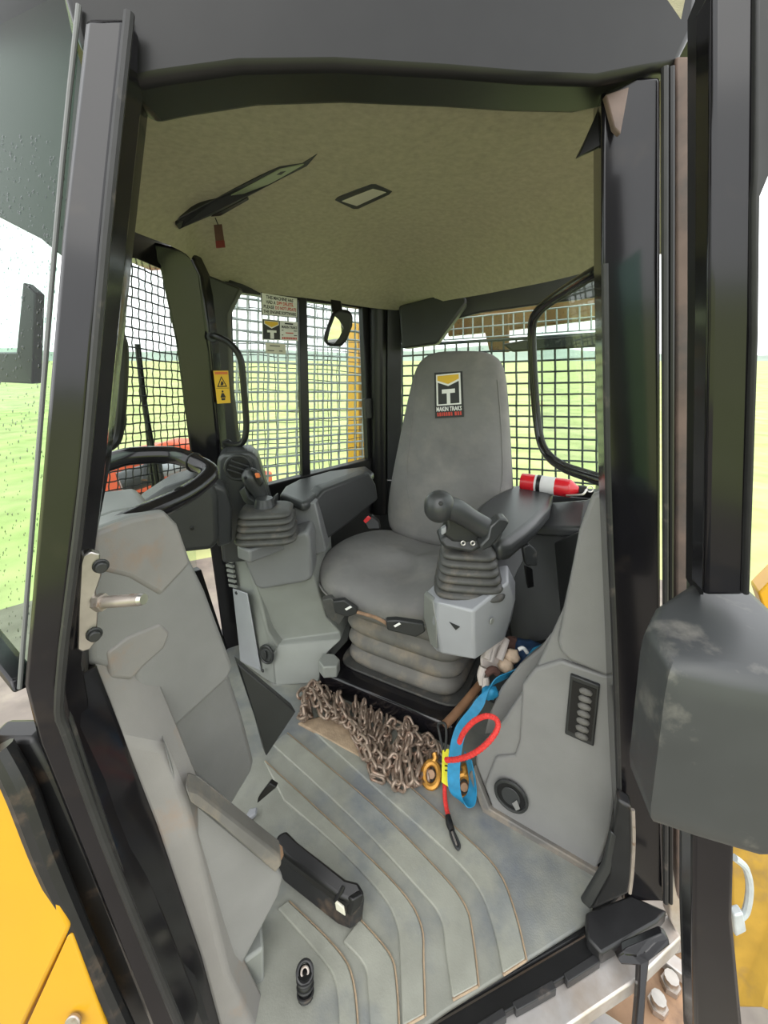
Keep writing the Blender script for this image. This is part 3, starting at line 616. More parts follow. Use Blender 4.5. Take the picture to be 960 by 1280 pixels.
# ================================================================ SEAT
f_ = V((-.475, -.88, 0)).normalized(); s_ = V((-f_.y, f_.x, 0))                # facing; s_ towards image right
up = V((0, 0, 1)); Bc = V((.275, 1.80, 0))
def seat(a, b, z): return Bc+s_*a-f_*b+up*z                                  # a across, b backwards
st = thing('operator_seat', seat(0, -.3, 0), 'grey cloth covered operator seat with high back and badge', 'seat')
def cring(z, wx, wy, b0, e=3.2, n=40):
    out = []
    for q in (2*math.pi*j/n for j in range(n)):
        c_, sn = math.cos(q), math.sin(q); a = wx*math.copysign(abs(c_)**(2/e), c_); b = wy*math.copysign(abs(sn)**(2/e), sn)
        taper = (1-.10*max(0, b/wy))*(.72 if a > 0 else 1)
        dz = -.035*max(0, -b/wy)**4 + (-.02*max(0, b/wy))
        out.append(seat(a*taper-.05, b0+b, z+dz-.018*(1-min(1, abs(a)/wx))*(1 if z > .47 else 0)))
    return out
loft('cushion', [cring(.385, .26, .22, -.24), cring(.385, .335, .275, -.24), cring(.405, .362, .292, -.24), cring(.45, .372, .298, -.24), cring(.485, .365, .29, -.235), cring(.505, .335, .265, -.23), cring(.512, .26, .21, -.22), cring(.508, .12, .12, -.22), cring(.505, .04, .04, -.22)], 'seat_cloth', st, ang=80, sub=1)
# piping on the front edge
pp = [q+f_*.002 for q in cring(.425, .369, .297, -.24)]
tube('piping', pp, .004, 'seat_cloth', st, n=6, sub=1, closed=True)
prof = [(.46, .25, .075), (.50, .285, .085), (.56, .298, .088), (.64, .298, .085), (.74, .288, .080), (.86, .272, .074), (.98, .256, .070), (1.10, .238, .066), (1.20, .222, .062), (1.27, .205, .056), (1.31, .178, .045), (1.335, .13, .03), (1.342, .07, .016)]
rings = []
for z, wx, th in prof:
    b0 = .015+.13*((z-.46)/.86)**1.1; rr = []
    for q in (2*math.pi*j/40 for j in range(40)):
        c_, sn = math.cos(q), math.sin(q); e = 2.9
        a = wx*math.copysign(abs(c_)**(2/e), c_); b = th*math.copysign(abs(sn)**(2/e), sn)
        if sn < 0:                                     # hollow front with side bolsters
            k = min(1, abs(a)/wx); b += (.026*(1-k*k)*(1 if .5 < z < 1.15 else .35))
        rr.append(seat(a, b0+b, z))
    rings.append(rr)
bk = loft('backrest', rings, 'seat_cloth', st, ang=80, sub=1)
hb = hitf(bk)
for px in ([(520, 470), (514, 530), (508, 590), (514, 640)], [(622, 475), (627, 540), (628, 600), (618, 640)]):
    P = [hb(*p, .001) for p in px]
    if all(P): tube('seam', P, .0025, 'seat_cloth', bk, n=6, sub=5)
# badge
bq = [hb(x, y, .004) for x, y in ((543, 466), (578, 464), (580, 521), (544, 523))]
bn = qnorm(bq); mid = hb(561, 494, .004); dz = max(0, (mid-bq[0]).dot(bn)); bq = [p+bn*(dz+.001) for p in bq]
bd = qpoly('badge', bq, [(0, 0), (1, 0), (1, 1), (0, 1)], -.002, 'black_print', st, th=.002)
qpoly('border', bq, [(.07, .05), (.93, .03), (.93, .72), (.07, .73)], .0012, 'white', bd)
qpoly('field', bq, [(.13, .09), (.87, .08), (.87, .69), (.13, .70)], .0022, 'black_print', bd)
qpoly('chevron_edge', bq, [(.07, .05), (.93, .03), (.93, .19), (.5, .31), (.07, .21)], .0030, 'white', bd)
qpoly('chevron', bq, [(.12, .08), (.88, .06), (.88, .16), (.5, .265), (.12, .18)], .0038, 'yellow_print', bd)
qpoly('letter_bar', bq, [(.27, .38), (.73, .37), (.73, .46), (.27, .47)], .0030, 'white', bd); qpoly('letter_stem', bq, [(.44, .46), (.56, .46), (.56, .70), (.44, .70)], .0030, 'white', bd)
qtext('lettering', 'MAKIN TRAKS', bq, (.06, .755, .94, .855), .0025, 'white', bd)
xx = .08
for k, wd in enumerate((.06, .07, .05, .07, .06, .08, .06, 0, .08, .07, .06)):
    if wd: qpoly('worn_letter', bq, [(xx, .88), (xx+wd*.8, .875), (xx+wd, .955), (xx+.01, .96)], .0015, 'red_print', bd)
    xx += (wd or .04)+.015
# suspension gaiter and steel base
sb = V((0, 0, 0)); eL, eR = onz(398, 862, 0), onz(566, 936, 0)
se = (eR-eL).normalized(); sd_ = V((-se.y, se.x, 0)); wb_ = (eR-eL).length
bxs = [eL, eR, eR+sd_*.62, eL+sd_*.62]
slab('base_box', [p+up*.0 for p in bxs], (0, 0, .085), 'black_paint', st, bevel=.012, seg=3)
gc = eL.lerp(eR, .54)+sd_*.33+up*.085
bellows('suspension_gaiter', gc, se, sd_, up, (.245, .25), (.262, .24), .27, 4, 'gaiter', st, e=6, depth=.022)
slab('gaiter_flange', ellring(gc, se, sd_, .262, .265, 28, 8), up*.008, 'rubber_dusty', st, bevel=.002)
def lever(px, Y, n):
    P = P3([(x, y, Y) for x, y in px]); l = slab('adjust_lever', P, (0, .03, -.005), 'charcoal', st, bevel=.005); return l
l1 = lever([(416, 752), (430, 750), (447, 762), (446, 768), (434, 772), (418, 766)], 1.36, 0)
l2 = lever([(482, 776), (496, 775), (530, 780), (532, 790), (520, 797), (484, 788)], 1.21, 0)
for (x, y, Y, l) in ((434, 760, 1.355, l1), (495, 781, 1.205, l2)):
    slab('arrow_mark', P3([(x-3, y+1, Y), (x+4, y-3, Y), (x+6, y-1, Y), (x-1, y+3, Y)]), (0, -.001, 0), 'white', l, bevel=0)
slab('lever_bracket', P3([(402, 750, 1.40), (414, 748, 1.38), (432, 770, 1.37), (424, 782, 1.38), (408, 770, 1.40)]), (0, .03, 0), 'rubber_dusty', st, bevel=.004)
tube('lever_rod', P3([(446, 765, 1.37), (470, 772, 1.30), (484, 780, 1.24)]), .006, 'brown_steel', st, n=8, sub=3)
slab('belt_buckle_end', P3([(455, 652, 1.72), (464, 644, 1.74), (474, 652, 1.74), (476, 662, 1.72), (460, 662, 1.70)]), (0, .03, 0), 'black_satin', st, bevel=.006)
slab('buckle_button', P3([(454, 651, 1.70), (460, 645, 1.70), (464, 648, 1.70), (457, 655, 1.70)]), (0, .01, 0), 'red', st, bevel=.002, plabel='red buckle button')
sbk = thing('socket_box', onz(408, 838, .09), 'small grey box with a round hole on the end of the seat base', 'box')
slab('box', [onz(*p, .135) for p in ((398, 826), (404, 816), (418, 817), (425, 824), (421, 833), (404, 834))], (0, 0, -.05), 'grey_green', sbk, bevel=.005); disc('hole', onz(414, 823, .1355), up, .004, .001, 'black_satin', sbk)

# ================================================================ NEAR CONSOLE (operator's left)
cr = thing('near_console', at(590, 820, 1.12), 'faceted pale grey joystick console at the near side of the seat', 'console')
T = P3([(531, 742, 1.24), (541, 750, 1.13), (548, 752, 1.10), (592, 764, 1.06), (636, 728, 1.14), (634, 705, 1.22), (550, 722, 1.24)])
M1 = P3([(531, 770, 1.24), (541, 778, 1.14), (545, 780, 1.11), (592, 795, 1.06), (644, 752, 1.16), (644, 725, 1.22), (550, 750, 1.24)])
Bt = P3([(540, 808, 1.24), (545, 814, 1.15), (552, 817, 1.12), (594, 825, 1.08), (630, 800, 1.17), (640, 775, 1.22), (555, 790, 1.24)])
loft('body', [T, M1, Bt], 'grey_pale', cr, bevel=.007, seg=3)
cpn = PL((545, 780, 1.11), (592, 795, 1.06), (548, 752, 1.10))
slab('arrow_mark', [cpn(*p, .001) for p in ((562, 777), (575, 783), (570, 787))], cpn.n*.002, 'charcoal', cr, bevel=0)
disc('screw_hole', at(614, 776, 1.092), V((.7, -.7, 0)), .010, .004, 'grey_green', cr)
slab('edge_band', P3([(530, 742, 1.22), (541, 751, 1.125), (545, 780, 1.105), (546, 812, 1.125), (538, 806, 1.22), (529, 772, 1.22)]), (.01, .02, 0), 'grey_green', cr, bevel=.004)
slab('pedestal', P3([(618, 672, 1.30), (650, 655, 1.36), (655, 700, 1.34), (642, 728, 1.28), (624, 722, 1.24)]), (-.05, .08, 0), 'grey_cap', cr, bevel=.008)
nb = at(587, 736, 1.17); nx = V((.90, -.12, 0)).normalized(); ny = V((-nx.y, nx.x, 0))
nup = V((-.05, .03, 1)).normalized()
bellows('gaiter', nb+V((0, .015, -.008)), nx, ny, nup, (.108, .085), (.080, .066), .14, 6, 'rubber_dusty', cr)
jn = tube('joystick', P3([(556, 634, 1.10), (570, 638, 1.11), (590, 650, 1.12), (606, 660, 1.125), (618, 668, 1.13)]), [.032, .033, .030, .032, .034], 'charcoal_soft', cr, n=18, sub=6, plabel='black sideways joystick grip')
slab('base', P3([(560, 668, 1.13), (548, 676, 1.13), (556, 686, 1.12), (590, 692, 1.11), (612, 680, 1.12), (606, 668, 1.14)]), (0, .08, 0), 'charcoal', jn, bevel=.010, seg=3)
slab('yoke', P3([(556, 646, 1.12), (572, 640, 1.13), (612, 668, 1.13), (604, 682, 1.13), (566, 678, 1.12), (552, 668, 1.12), (558, 658, 1.12)]), (0, .05, 0), 'charcoal', jn, bevel=.010, seg=3)
blob('knob', at(549, 633, 1.10), (.043, .042, .046), 'charcoal_soft', jn, 2, .05, 1.2)
slab('flange', P3([(612, 658, 1.095), (624, 649, 1.10), (633, 648, 1.11), (637, 653, 1.11), (628, 668, 1.10), (614, 684, 1.085), (602, 690, 1.08), (600, 682, 1.08), (609, 672, 1.085)]), (0, .045, 0), 'charcoal_soft', jn, bevel=.006, seg=3)
slab('trigger', P3([(552, 662, 1.11), (558, 658, 1.11), (558, 666, 1.11), (552, 670, 1.11)]), (0, .02, 0), 'grey_pale', jn, bevel=.003)
disc('button', at(551, 629, 1.055), V((-.1, -1, .2)), .006, .004, 'black_satin', jn)
for x in (579, 591): torus('screw', at(x, 679, 1.105), V((0, -1, .3)), .0055, .002, 'steel', jn)
an = slab('armrest', [onz(x, y, .765) for x, y in ((590, 640), (598, 630), (615, 618), (640, 606), (660, 604), (684, 607), (692, 614), (688, 632), (672, 650), (640, 676), (622, 680), (606, 664))], (0, 0, -.068), 'charcoal_soft', cr, bevel=.026, seg=4, plabel='black padded armrest')
lt = thing('belt_retractor', at(660, 690, 1.40), 'grey seat belt latch hanging on the console side', 'latch')
slab('case', P3([(653, 684, 1.34), (662, 681, 1.34), (672, 690, 1.36), (672, 708, 1.36), (658, 708, 1.34)]), (0, .03, 0), 'charcoal_dusty', lt, bevel=.006)
slab('tongue', P3([(656, 708, 1.35), (666, 712, 1.36), (668, 734, 1.36), (660, 736, 1.35)]), (0, .015, 0), 'black_satin', lt, bevel=.004)

# ================================================================ REAR SHELF, EXTINGUISHER
sh = thing('rear_shelf', at(690, 800, 1.45), 'black moulded shelf box behind the near armrest', 'shelf')
slab('box', P3([(640, 660, 1.58), (735, 655, 1.42), (716, 720, 1.36), (695, 800, 1.30), (640, 810, 1.40), (630, 740, 1.50)]), (.05, .20, 0), 'charcoal', sh, bevel=.008)
slab('tray', P3([(660, 630, 1.75), (752, 622, 1.52), (738, 660, 1.38), (664, 658, 1.52)]), (0, .0, -.04), 'charcoal_soft', sh, bevel=.012, seg=3)
slab('tray_lip', P3([(728, 628, 1.50), (742, 622, 1.50), (732, 660, 1.36), (724, 660, 1.38)]), (.02, .02, .0), 'charcoal_dusty', sh, bevel=.004)
fe = thing('fire_extinguisher', at(690, 625, 1.66), 'small red fire extinguisher lying on the rear shelf', 'fire extinguisher')
ea, eb = at(652, 602, 1.72), at(722, 612, 1.60); ed = (eb-ea); el = ed.length
P = lambda t: ea+ed*t
tube('cylinder', [P(-.01), P(.0), P(.04), P(.3), P(.8), P(.9), P(.97), P(1.02)], [.02, .034, .037, .037, .037, .033, .02, .012], 'red', fe, n=20, sub=3)
cyl('label_wrap', P(.26), P(.62), .0376, 'label_grey', fe); cyl('clamp_band', P(.30), P(.37), .039, 'black_satin', fe)
slab('valve', [P(1.0)+V((0, 0, .014)), P(1.16)+V((0, 0, .018)), P(1.2)+V((0, 0, .0)), P(1.02)-V((0, 0, .016))], (0, .02, 0), 'charcoal', fe)
tube('handle', [P(1.1)+V((0, -.02, .01)), P(1.0)+V((0, -.045, -.005)), P(.86)+V((0, -.05, -.012)), P(.72)+V((0, -.05, -.018))], .0045, 'steel', fe, n=8, sub=4)
torus('pull_ring', P(1.18)+V((0, -.01, .012)), V((0, -1, .2)), .012, .002, 'steel', fe)

# ================================================================ RIGHT GREY PANEL (by the rear door post)
p1, p2 = onz(610, 1017, 0), onz(745, 1095, 0)
gp = PL(p1, p2, at(757, 620, .93))
pn = thing('moulded_panel', (p1+p2)/2, 'tall grey moulded side panel beside the rear door post', 'panel')
ol = [(738, 617), (746, 612), (759, 610), (763, 700), (769, 850), (771, 1000), (766, 1046), (746, 1096), (612, 1018), (604, 1000), (589, 962), (590, 945), (604, 930), (625, 905), (650, 868), (662, 848), (676, 818), (700, 765), (722, 662)]
slab('body', [gp(*p, -.02) for p in ol], V((.06, .05, 0)), 'grey', pn, bevel=.014, seg=4)
slab('shoulder', [gp(*p, .006) for p in ((740, 618), (758, 612), (762, 700), (767, 838), (760, 845), (712, 825), (700, 812), (697, 800), (708, 745), (724, 662))], -gp.n*.03, 'grey', pn, bevel=.010, seg=4)
slab('lower_face', [gp(*p, -.008) for p in ((652, 858), (668, 838), (700, 828), (765, 850), (769, 1000), (764, 1044), (745, 1092), (614, 1014), (604, 985), (618, 950), (642, 948), (648, 930))], -gp.n*.03, 'grey', pn, bevel=.008, seg=4)
slab('foot_top', [gp(*p, -.10) for p in ((590, 950), (596, 925), (612, 888), (636, 858), (664, 836), (680, 815), (672, 850), (650, 930), (606, 950))], (.05, .05, 0), 'grey', pn, bevel=.008)
strip('kick_strip', [gp(586, 968, .002), gp(606, 1020, .004), gp(745, 1101, .004)], [gp(592, 960, .002), gp(612, 1010, .004), gp(748, 1090, .004)], -gp.n*.02, 'gaiter', pn)
vf = [(713, 843), (750, 857), (742, 933), (706, 917)]
ve = slab('vent', [gp(*p, .002) for p in vf], -gp.n*.012, 'charcoal', pn, bevel=.003)
slab('vent_recess', [gp(*p, .0035) for p in ((716, 850), (746, 861), (739, 926), (710, 912))], -gp.n*.004, 'black_satin', ve, bevel=0)
for k in range(7):
    x, y = 732.5-k*.9, 864+k*9.2
    x_, y_, n_ = frame(gp.n); c = gp(x, y, .004)
    tube('louvre', [c-x_*.013-y_*.002, c-x_*.006+y_*.001, c+x_*.006+y_*.002, c+x_*.013-y_*.001], [.005, .0085, .0085, .005], 'gaiter', ve, n=10, sub=3)
sc = gp(639, 994, .0); x_, y_, n_ = frame(gp.n)
sp_ = slab('speaker', ellring(sc, x_, y_, .041, .039, 32), n_*.004, 'black_satin', pn, bevel=.001)
tube('speaker_rim', ellring(sc+n_*.003, x_, y_, .043, .041, 32), .005, 'charcoal', sp_, n=8, sub=1, closed=True)
disc('speaker_cone', sc+n_*.004, n_, .026, .002, 'charcoal_soft', sp_)
slab('badge', [gp(*p, .008) for p in ((641, 1001), (647, 997), (651, 1008), (646, 1010))], n_*.001, 'grey', sp_, bevel=0)

# ================================================================ SIGNS ON THE SIDE WINDOW
def sign(name, px, label, m='white', off=.016):
    q = [sw(x, y, off) for x, y in px]; t = slab(name, q, -sw.n*.002, m, None, label=label, cat='sign', bevel=0); return t, q
t, q = sign('notice_sign', ((324, 365.5), (370, 373), (370, 398), (325, 394)), 'white notice with black and red lettering, uppermost on the side window')
qpoly('border', q, [(0, 0), (1, 0), (1, .03), (0, .03)], .0006, 'black_print', t); qpoly('border', q, [(0, .97), (1, .97), (1, 1), (0, 1)], .0006, 'black_print', t)
qpoly('border', q, [(0, 0), (.02, 0), (.02, 1), (0, 1)], .0006, 'black_print', t); qpoly('border', q, [(.98, 0), (1, 0), (1, 1), (.98, 1)], .0006, 'black_print', t)
qtext('lettering', 'THIS MACHINE HAS', q, (.13, .10, .87, .26), .0009, 'black_print', t)
qtext('lettering', 'HAD A', q, (.13, .31, .38, .47), .0009, 'black_print', t); qtext('lettering', 'DPF DELETE.', q, (.41, .31, .88, .47), .0009, 'red_print', t)
qtext('lettering', 'PLEASE', q, (.06, .53, .34, .69), .0009, 'black_print', t); qtext('lettering', 'DO NOT UPDATE', q, (.37, .53, .95, .69), .0009, 'red_print', t)
qtext('lettering', 'THE ENGINE SOFTWARE', q, (.05, .75, .95, .91), .0009, 'black_print', t)
t, q = sign('dealer_sign', ((325.5, 398.5), (370, 403), (370.5, 426.5), (326, 425)), 'small sign with yellow chevron emblem and lettering below the notice')
qpoly('emblem_field', q, [(.02, .04), (.48, .04), (.48, .96), (.02, .96)], .0006, 'black_print', t)
qpoly('emblem_border', q, [(.05, .08), (.45, .08), (.45, .24), (.25, .44), (.05, .24)], .0010, 'white', t); qpoly('chevron', q, [(.07, .10), (.43, .10), (.43, .22), (.25, .38), (.07, .22)], .0016, 'yellow_print', t)
qpoly('letter_bar', q, [(.13, .52), (.38, .52), (.38, .63), (.13, .63)], .0012, 'white', t); qpoly('letter_stem', q, [(.21, .63), (.31, .63), (.31, .93), (.21, .93)], .0012, 'white', t)
qtext('lettering', 'MAKIN TRAKS', q, (.53, .24, .97, .38), .0009, 'black_print', t)
for v0, v1, u0, u1, m in ((.10, .17, .62, .86, 'black_print'), (.46, .50, .53, .58, 'black_print'), (.46, .50, .88, .97, 'black_print'), (.58, .63, .64, .86, 'red_print'), (.70, .74, .53, .57, 'black_print'), (.70, .74, .88, .97, 'black_print')):
    qpoly('small_print', q, [(u0, v0), (u1, v0), (u1, v1), (u0, v1)], .0007, m, t)
for k in range(10):
    u = .54+k*.043; qpoly('small_print', q, [(u, .82), (u+.03, .82), (u+.032, .93), (u+.004, .93)], .0007, 'red_print', t)
t, q = sign('small_sticker', ((330, 428.5), (355, 430.5), (355.5, 442.5), (330.5, 441.5)), 'faded cream sticker, lowest of the signs on the side window', 'cream')
for v0, u0, u1 in ((.68, .08, .40), (.68, .65, .82), (.2, .2, .7)): qpoly('small_print', q, [(u0, v0), (u1, v0), (u1, v0+.1), (u0, v0+.1)], .0007, 'gaiter', t)
# warning label on the pillar lining
wq = P3([(265.5, 463, 1.63), (284, 463, 1.665), (287, 503, 1.675), (270.5, 504, 1.645)])
n = qnorm(wq); wq = [p+n*.012 for p in wq]
wl_ = qpoly('warning_label', wq, [(0, 0), (1, 0), (1, 1), (0, 1)], -.002, 'yellow_print', None, th=.002, label='yellow warning label with triangle and seat belt pictogram on the pillar', cat='warning label')
qpoly('heading', wq, [(.06, .03), (.94, .03), (.94, .11), (.06, .11)], .001, 'orange_print', wl_)
qpoly('triangle', wq, [(.48, .16), (.84, .49), (.12, .49)], .001, 'black_print', wl_); qpoly('triangle_field', wq, [(.48, .22), (.73, .455), (.23, .455)], .0018, 'yellow_print', wl_)
qpoly('tipping_mark', wq, [(.42, .34), (.5, .30), (.6, .38), (.52, .44), (.36, .44)], .0024, 'black_print', wl_)
qpoly('divider', wq, [(.05, .525), (.95, .525), (.95, .535), (.05, .535)], .001, 'black_print', wl_)
qpoly('person_head', wq, ellring(V((.47, .63, 0)), V((1, 0, 0)), V((0, 1, 0)), .07, .035, 12) and [(p.x, p.y) for p in ellring(V((.47, .63, 0)), V((1, 0, 0)), V((0, 1, 0)), .07, .035, 12)], .001, 'black_print', wl_)
qpoly('person_body', wq, [(.40, .68), (.54, .68), (.66, .80), (.62, .84), (.60, .90), (.34, .90), (.32, .84), (.28, .80)], .001, 'black_print', wl_)
qpoly('lap_belt', wq, [(.22, .82), (.72, .82), (.72, .835), (.22, .835)], .0018, 'yellow_print', wl_)

# ================================================================ HANDLES, MIRROR, CEILING FITTINGS
ph = thing('pillar_handle', at(285, 555, 1.66), 'black bent grab handle on the pillar by the warning label', 'handle')
tube('bar', P3([(264, 420, 1.60), (272, 421, 1.57), (288, 430, 1.57), (301, 450, 1.58), (305, 490, 1.59), (308, 530, 1.60), (305, 550, 1.60), (297, 556, 1.61), (280, 554, 1.66)]), .012, 'black_satin', ph, n=10, sub=5)
for p in ((266, 421, 1.60), (284, 555, 1.66)): disc('foot', at(*p), V((.2, -1, 0)), .02, .012, 'black_satin', ph)
dh = thing('door_handle_bar', at(140, 560, 1.05), 'black grab bar against the opposite door glass beside the front post', 'handle')
tube('bar', P3([(140, 415, 1.02), (150, 424, 1.03), (153, 445, 1.04), (151, 500, 1.04), (147, 540, 1.04), (140, 555, 1.03), (124, 562, 1.02)]), .014, 'black_satin', dh, n=10, sub=5)
disc('foot', at(128, 562, 1.02), V((.3, -1, 0)), .02, .012, 'black_satin', dh)
mi = thing('rear_view_mirror', at(424, 435, 1.85), 'small black rear view mirror hanging from the headliner', 'mirror')
mp = PL((412, 400, 1.86), (440, 400, 1.885), (414, 432, 1.878))
slab('housing', [mp(*p) for p in ((416, 391), (424, 386), (437, 388), (442, 395), (441, 408), (434, 426), (427, 434), (410, 433), (405, 426), (407, 416))], -mp.n*.045, 'black_satin', mi, bevel=.014, seg=4)
slab('mirror_glass', [mp(*p, .003) for p in ((418.5, 395), (424, 400), (429.5, 410), (424, 422), (417, 430.5), (410, 428), (409.5, 424), (413, 410))], -mp.n*.004, 'mirror', mi, bevel=.001)
slab('bracket', P3([(413, 374, 1.90), (426, 376, 1.91), (428, 390, 1.89), (415, 390, 1.88)]), (0, .03, 0), 'black_satin', mi, bevel=.004)
hc = hitf(ceil_o)
def cpoly(px, off=.006): return [hc(x, y, off) for x, y in px]
dl = thing('dome_light', hc(455, 247), 'rectangular dome light in the middle of the headliner', 'light')
slab('bezel', cpoly(((418, 251), (422, 247), (464, 231), (470, 231), (491, 240), (487, 244), (448, 262), (441, 262))), (0, 0, .02), 'charcoal', dl, bevel=.004)
slab('diffuser', cpoly(((427, 252), (466, 236.5), (483, 241), (446, 258)), .010), (0, 0, .02), 'lens', dl, bevel=.002)
vi = thing('visor_blind', hc(300, 245), 'roller blind slot with green tinted strip in the headliner', 'blind')
slab('slot', cpoly(((219, 281), (225, 272), (270, 249), (350, 209), (378, 205), (397, 193), (384, 208), (352, 224), (272, 266), (224, 287))), (0, 0, .015), 'charcoal', vi, bevel=.002)
slab('tinted_strip', cpoly(((234, 276), (275, 252.5), (350, 211.5), (380, 206), (352, 222), (300, 251), (260, 272)), .012), (0, 0, .004), 'visor', vi, bevel=.001)
slab('pull_clip', cpoly(((264, 271), (300, 252), (309, 247), (311, 250), (276, 270)), .014), (0, 0, .006), 'black_satin', vi, bevel=.001)
slab('end_block', cpoly(((219, 281), (232, 273), (242, 272), (240, 279), (224, 287)), .016), (0, 0, .012), 'black_satin', vi, bevel=.002)
tg = thing('hanging_tag', hc(272, 272)+V((0, 0, -.05)), 'dark red tag hanging from the roller blind', 'tag')
tb = hc(269, 272); e_ = at(273, 282, tb.y); tube('cord', [tb, e_], .0015, 'black_satin', tg, n=6, sub=1)
slab('flap', [at(x, y, tb.y) for x, y in ((267, 281), (277, 280), (281, 308), (270, 309))], (0, .004, 0), 'brown_cloth', tg, bevel=.001)
slab('flap_end', [at(x, y, tb.y-.001) for x, y in ((269, 301), (280, 300), (281, 309), (270, 310))], (0, .006, 0), 'maroon', tg, bevel=.001)
slab('coat_hook', cpoly(((685, 112), (705, 112), (704, 120), (690, 124))), (0, 0, .02), 'black_satin', None, label='small black hook at the headliner edge near the rear door post', cat='hook')

# ================================================================ OUTSIDE: guards, wiper, machines
def guard(name, px, nu, nv, r, m, label, wav=0, amp=0, fr_px=None):
    q = P3(px); t = thing(name, q[3], label, 'guard')
    wires('wire_grid', q, nu, nv, r, m, t, wav, amp)
    for a, b in ((0, 1), (1, 2), (2, 3), (3, 0)): cyl('edge_bar', q[a], q[b], .010, m, t, n=6)
    return t
guard('front_guard', ((95, 290, 1.40), (238, 350, 1.86), (250, 660, 1.92), (90, 720, 1.40)), 17, 32, .0030, 'black_wire', 'black crimped wire guard outside the opposite door glass', .004, .003)
guard('side_guard', ((268, 340, 2.02), (480, 375, 2.62), (480, 615, 2.62), (268, 650, 2.02)), 19, 24, .0058, 'galv', 'grey wire guard outside the side window', .002, .003)
guard('guard_reflection', ((262, 330, 2.16), (486, 372, 2.80), (488, 620, 2.80), (272, 655, 2.16)), 17, 22, .0026, 'dark_wire', 'thinner dark wire layer modelling the side guard reflected in the double glazing', .008, .003)  # second wire layer modelled as the guard's reflection in the double glazing
guard('rear_guard', ((490, 433, 2.52), (800, 414, 2.08), (800, 650, 2.08), (490, 622, 2.52)), 20, 16, .0052, 'dark_wire', 'dark green wire guard behind the rear window', .0015, .003)
rb = thing('rear_light_bar', at(690, 430, 2.2), 'dark roof bar and ochre bracket above the rear guard', 'bar')
slab('bar', P3([(628, 430, 2.24), (660, 424, 2.2), (800, 412, 2.05), (800, 430, 2.05), (640, 440, 2.22)]), (.02, .06, 0), 'black_satin', rb, bevel=.01)
slab('bracket', P3([(600, 392, 2.5), (636, 390, 2.45), (636, 440, 2.45), (612, 440, 2.5)]), (.02, .05, 0), 'ochre', rb, bevel=.006)
slab('eave_reflection', P3([(560, 396, 2.6), (800, 352, 2.3), (800, 392, 2.3), (640, 412, 2.5), (560, 420, 2.6)]), (.02, .1, 0), 'ochre', rb, bevel=.006)  # brown slab shaped as the blurred reflection across the top of the rear window
wires('reflection_grid', P3([(555, 400, 2.42), (800, 374, 2.1), (800, 408, 2.1), (555, 425, 2.42)]), 18, 2, .004, 'galv', rb)  # wire grid standing in for the mesh reflected in the upper rear glass
wp = thing('wiper', at(200, 600, 1.72), 'long black wiper resting on the opposite door glass', 'wiper')
tube('blade', P3([(172, 430, 1.66), (180, 500, 1.67), (190, 560, 1.68), (202, 640, 1.70)]), .011, 'black_satin', wp, n=8, sub=3)
tube('arm', P3([(178, 470, 1.69), (184, 540, 1.70), (196, 650, 1.72)]), .007, 'black_satin', wp, n=8, sub=3)
yp = thing('yellow_column', at(448, 640, 3.0), 'yellow steel column outside the side window near the corner pillar', 'column')
slab('post', P3([(434, 405, 3.1), (448, 402, 3.0), (450, 680, 3.0), (434, 680, 3.1)]), (.03, .1, 0), 'yellow', yp, bevel=.01)
slab('flange', P3([(452, 405, 2.98), (466, 402, 2.96), (468, 680, 2.96), (452, 680, 2.98)]), (.03, .1, 0), 'yellow', yp, bevel=.01)
slab('web', P3([(447, 430, 3.05), (453, 430, 3.05), (453, 680, 3.05), (447, 680, 3.05)]), (.02, .06, 0), 'yellow_dirty', yp)
om = thing('orange_machine', at(180, 640, 5.2), 'orange red machine parked beyond the wire guard', 'machine')
slab('body', P3([(95, 590, 4.6), (135, 583, 4.8), (235, 570, 5.2), (270, 585, 5.4), (270, 650, 5.4), (95, 650, 4.6)]), (-.2, 1.4, 0), 'orange_red', om, bevel=.06)
slab('boom', P3([(150, 570, 5.0), (205, 553, 5.2), (240, 556, 5.4), (240, 572, 5.4), (205, 572, 5.2), (160, 588, 5.0)]), (0, .4, 0), 'orange_red', om, bevel=.04)
cyl('ram', at(150, 605, 4.5), at(240, 575, 5.0), .09, 'grey_pale', om); cyl('ram_sleeve', at(150, 605, 4.5), at(200, 588, 4.78), .13, 'charcoal', om)
tube('hose', P3([(180, 600, 4.4), (184, 580, 4.5), (196, 576, 4.6), (200, 590, 4.6)]), .035, 'black_satin', om, n=8)
slab('tank', P3([(283, 650, 5.0), (300, 600, 5.0), (318, 600, 5.1), (322, 660, 5.1)]), (.1, .5, 0), 'orange_red', om, bevel=.04)

# near bodywork, lower left
yh = thing('engine_cover', at(40, 1290, .48), 'bright yellow body panels below the front post', 'body panel')
slab('panel', P3([(-60, 860, .54), (-2, 970, .50), (86, 1158, .48), (82, 1168, .478), (14, 1310, .47), (-60, 1310, .47)]), (0, .03, -.02), 'yellow', yh, bevel=.004)
slab('panel', P3([(90, 1166, .482), (142, 1310, .472), (20, 1310, .470), (84, 1170, .478)]), (0, .03, -.02), 'yellow', yh, bevel=.004)
bt = disc('bolt', at(93, 1277, .468), V((0, -1, .4)), .012, .006, 'steel_worn', yh)
bs = thing('body_seal', at(80, 1200, .52), 'dirty crumpled black seal between the yellow panels and the front post', 'seal')
strip('skirt', P3([(-20, 925, .535), (12, 985, .525), (50, 1080, .52), (90, 1165, .52), (150, 1310, .51)]), P3([(40, 925, .53), (66, 968, .53), (116, 1080, .53), (160, 1190, .525), (205, 1310, .52)]), (0, .04, 0), 'black_dirty', bs, bevel=.008)
tube('roll', P3([(0, 935, .51), (28, 990, .505), (60, 1075, .50), (104, 1175, .495), (165, 1310, .49)]), [.016, .018, .017, .014, .014], 'black_dirty', bs, n=10, sub=5)

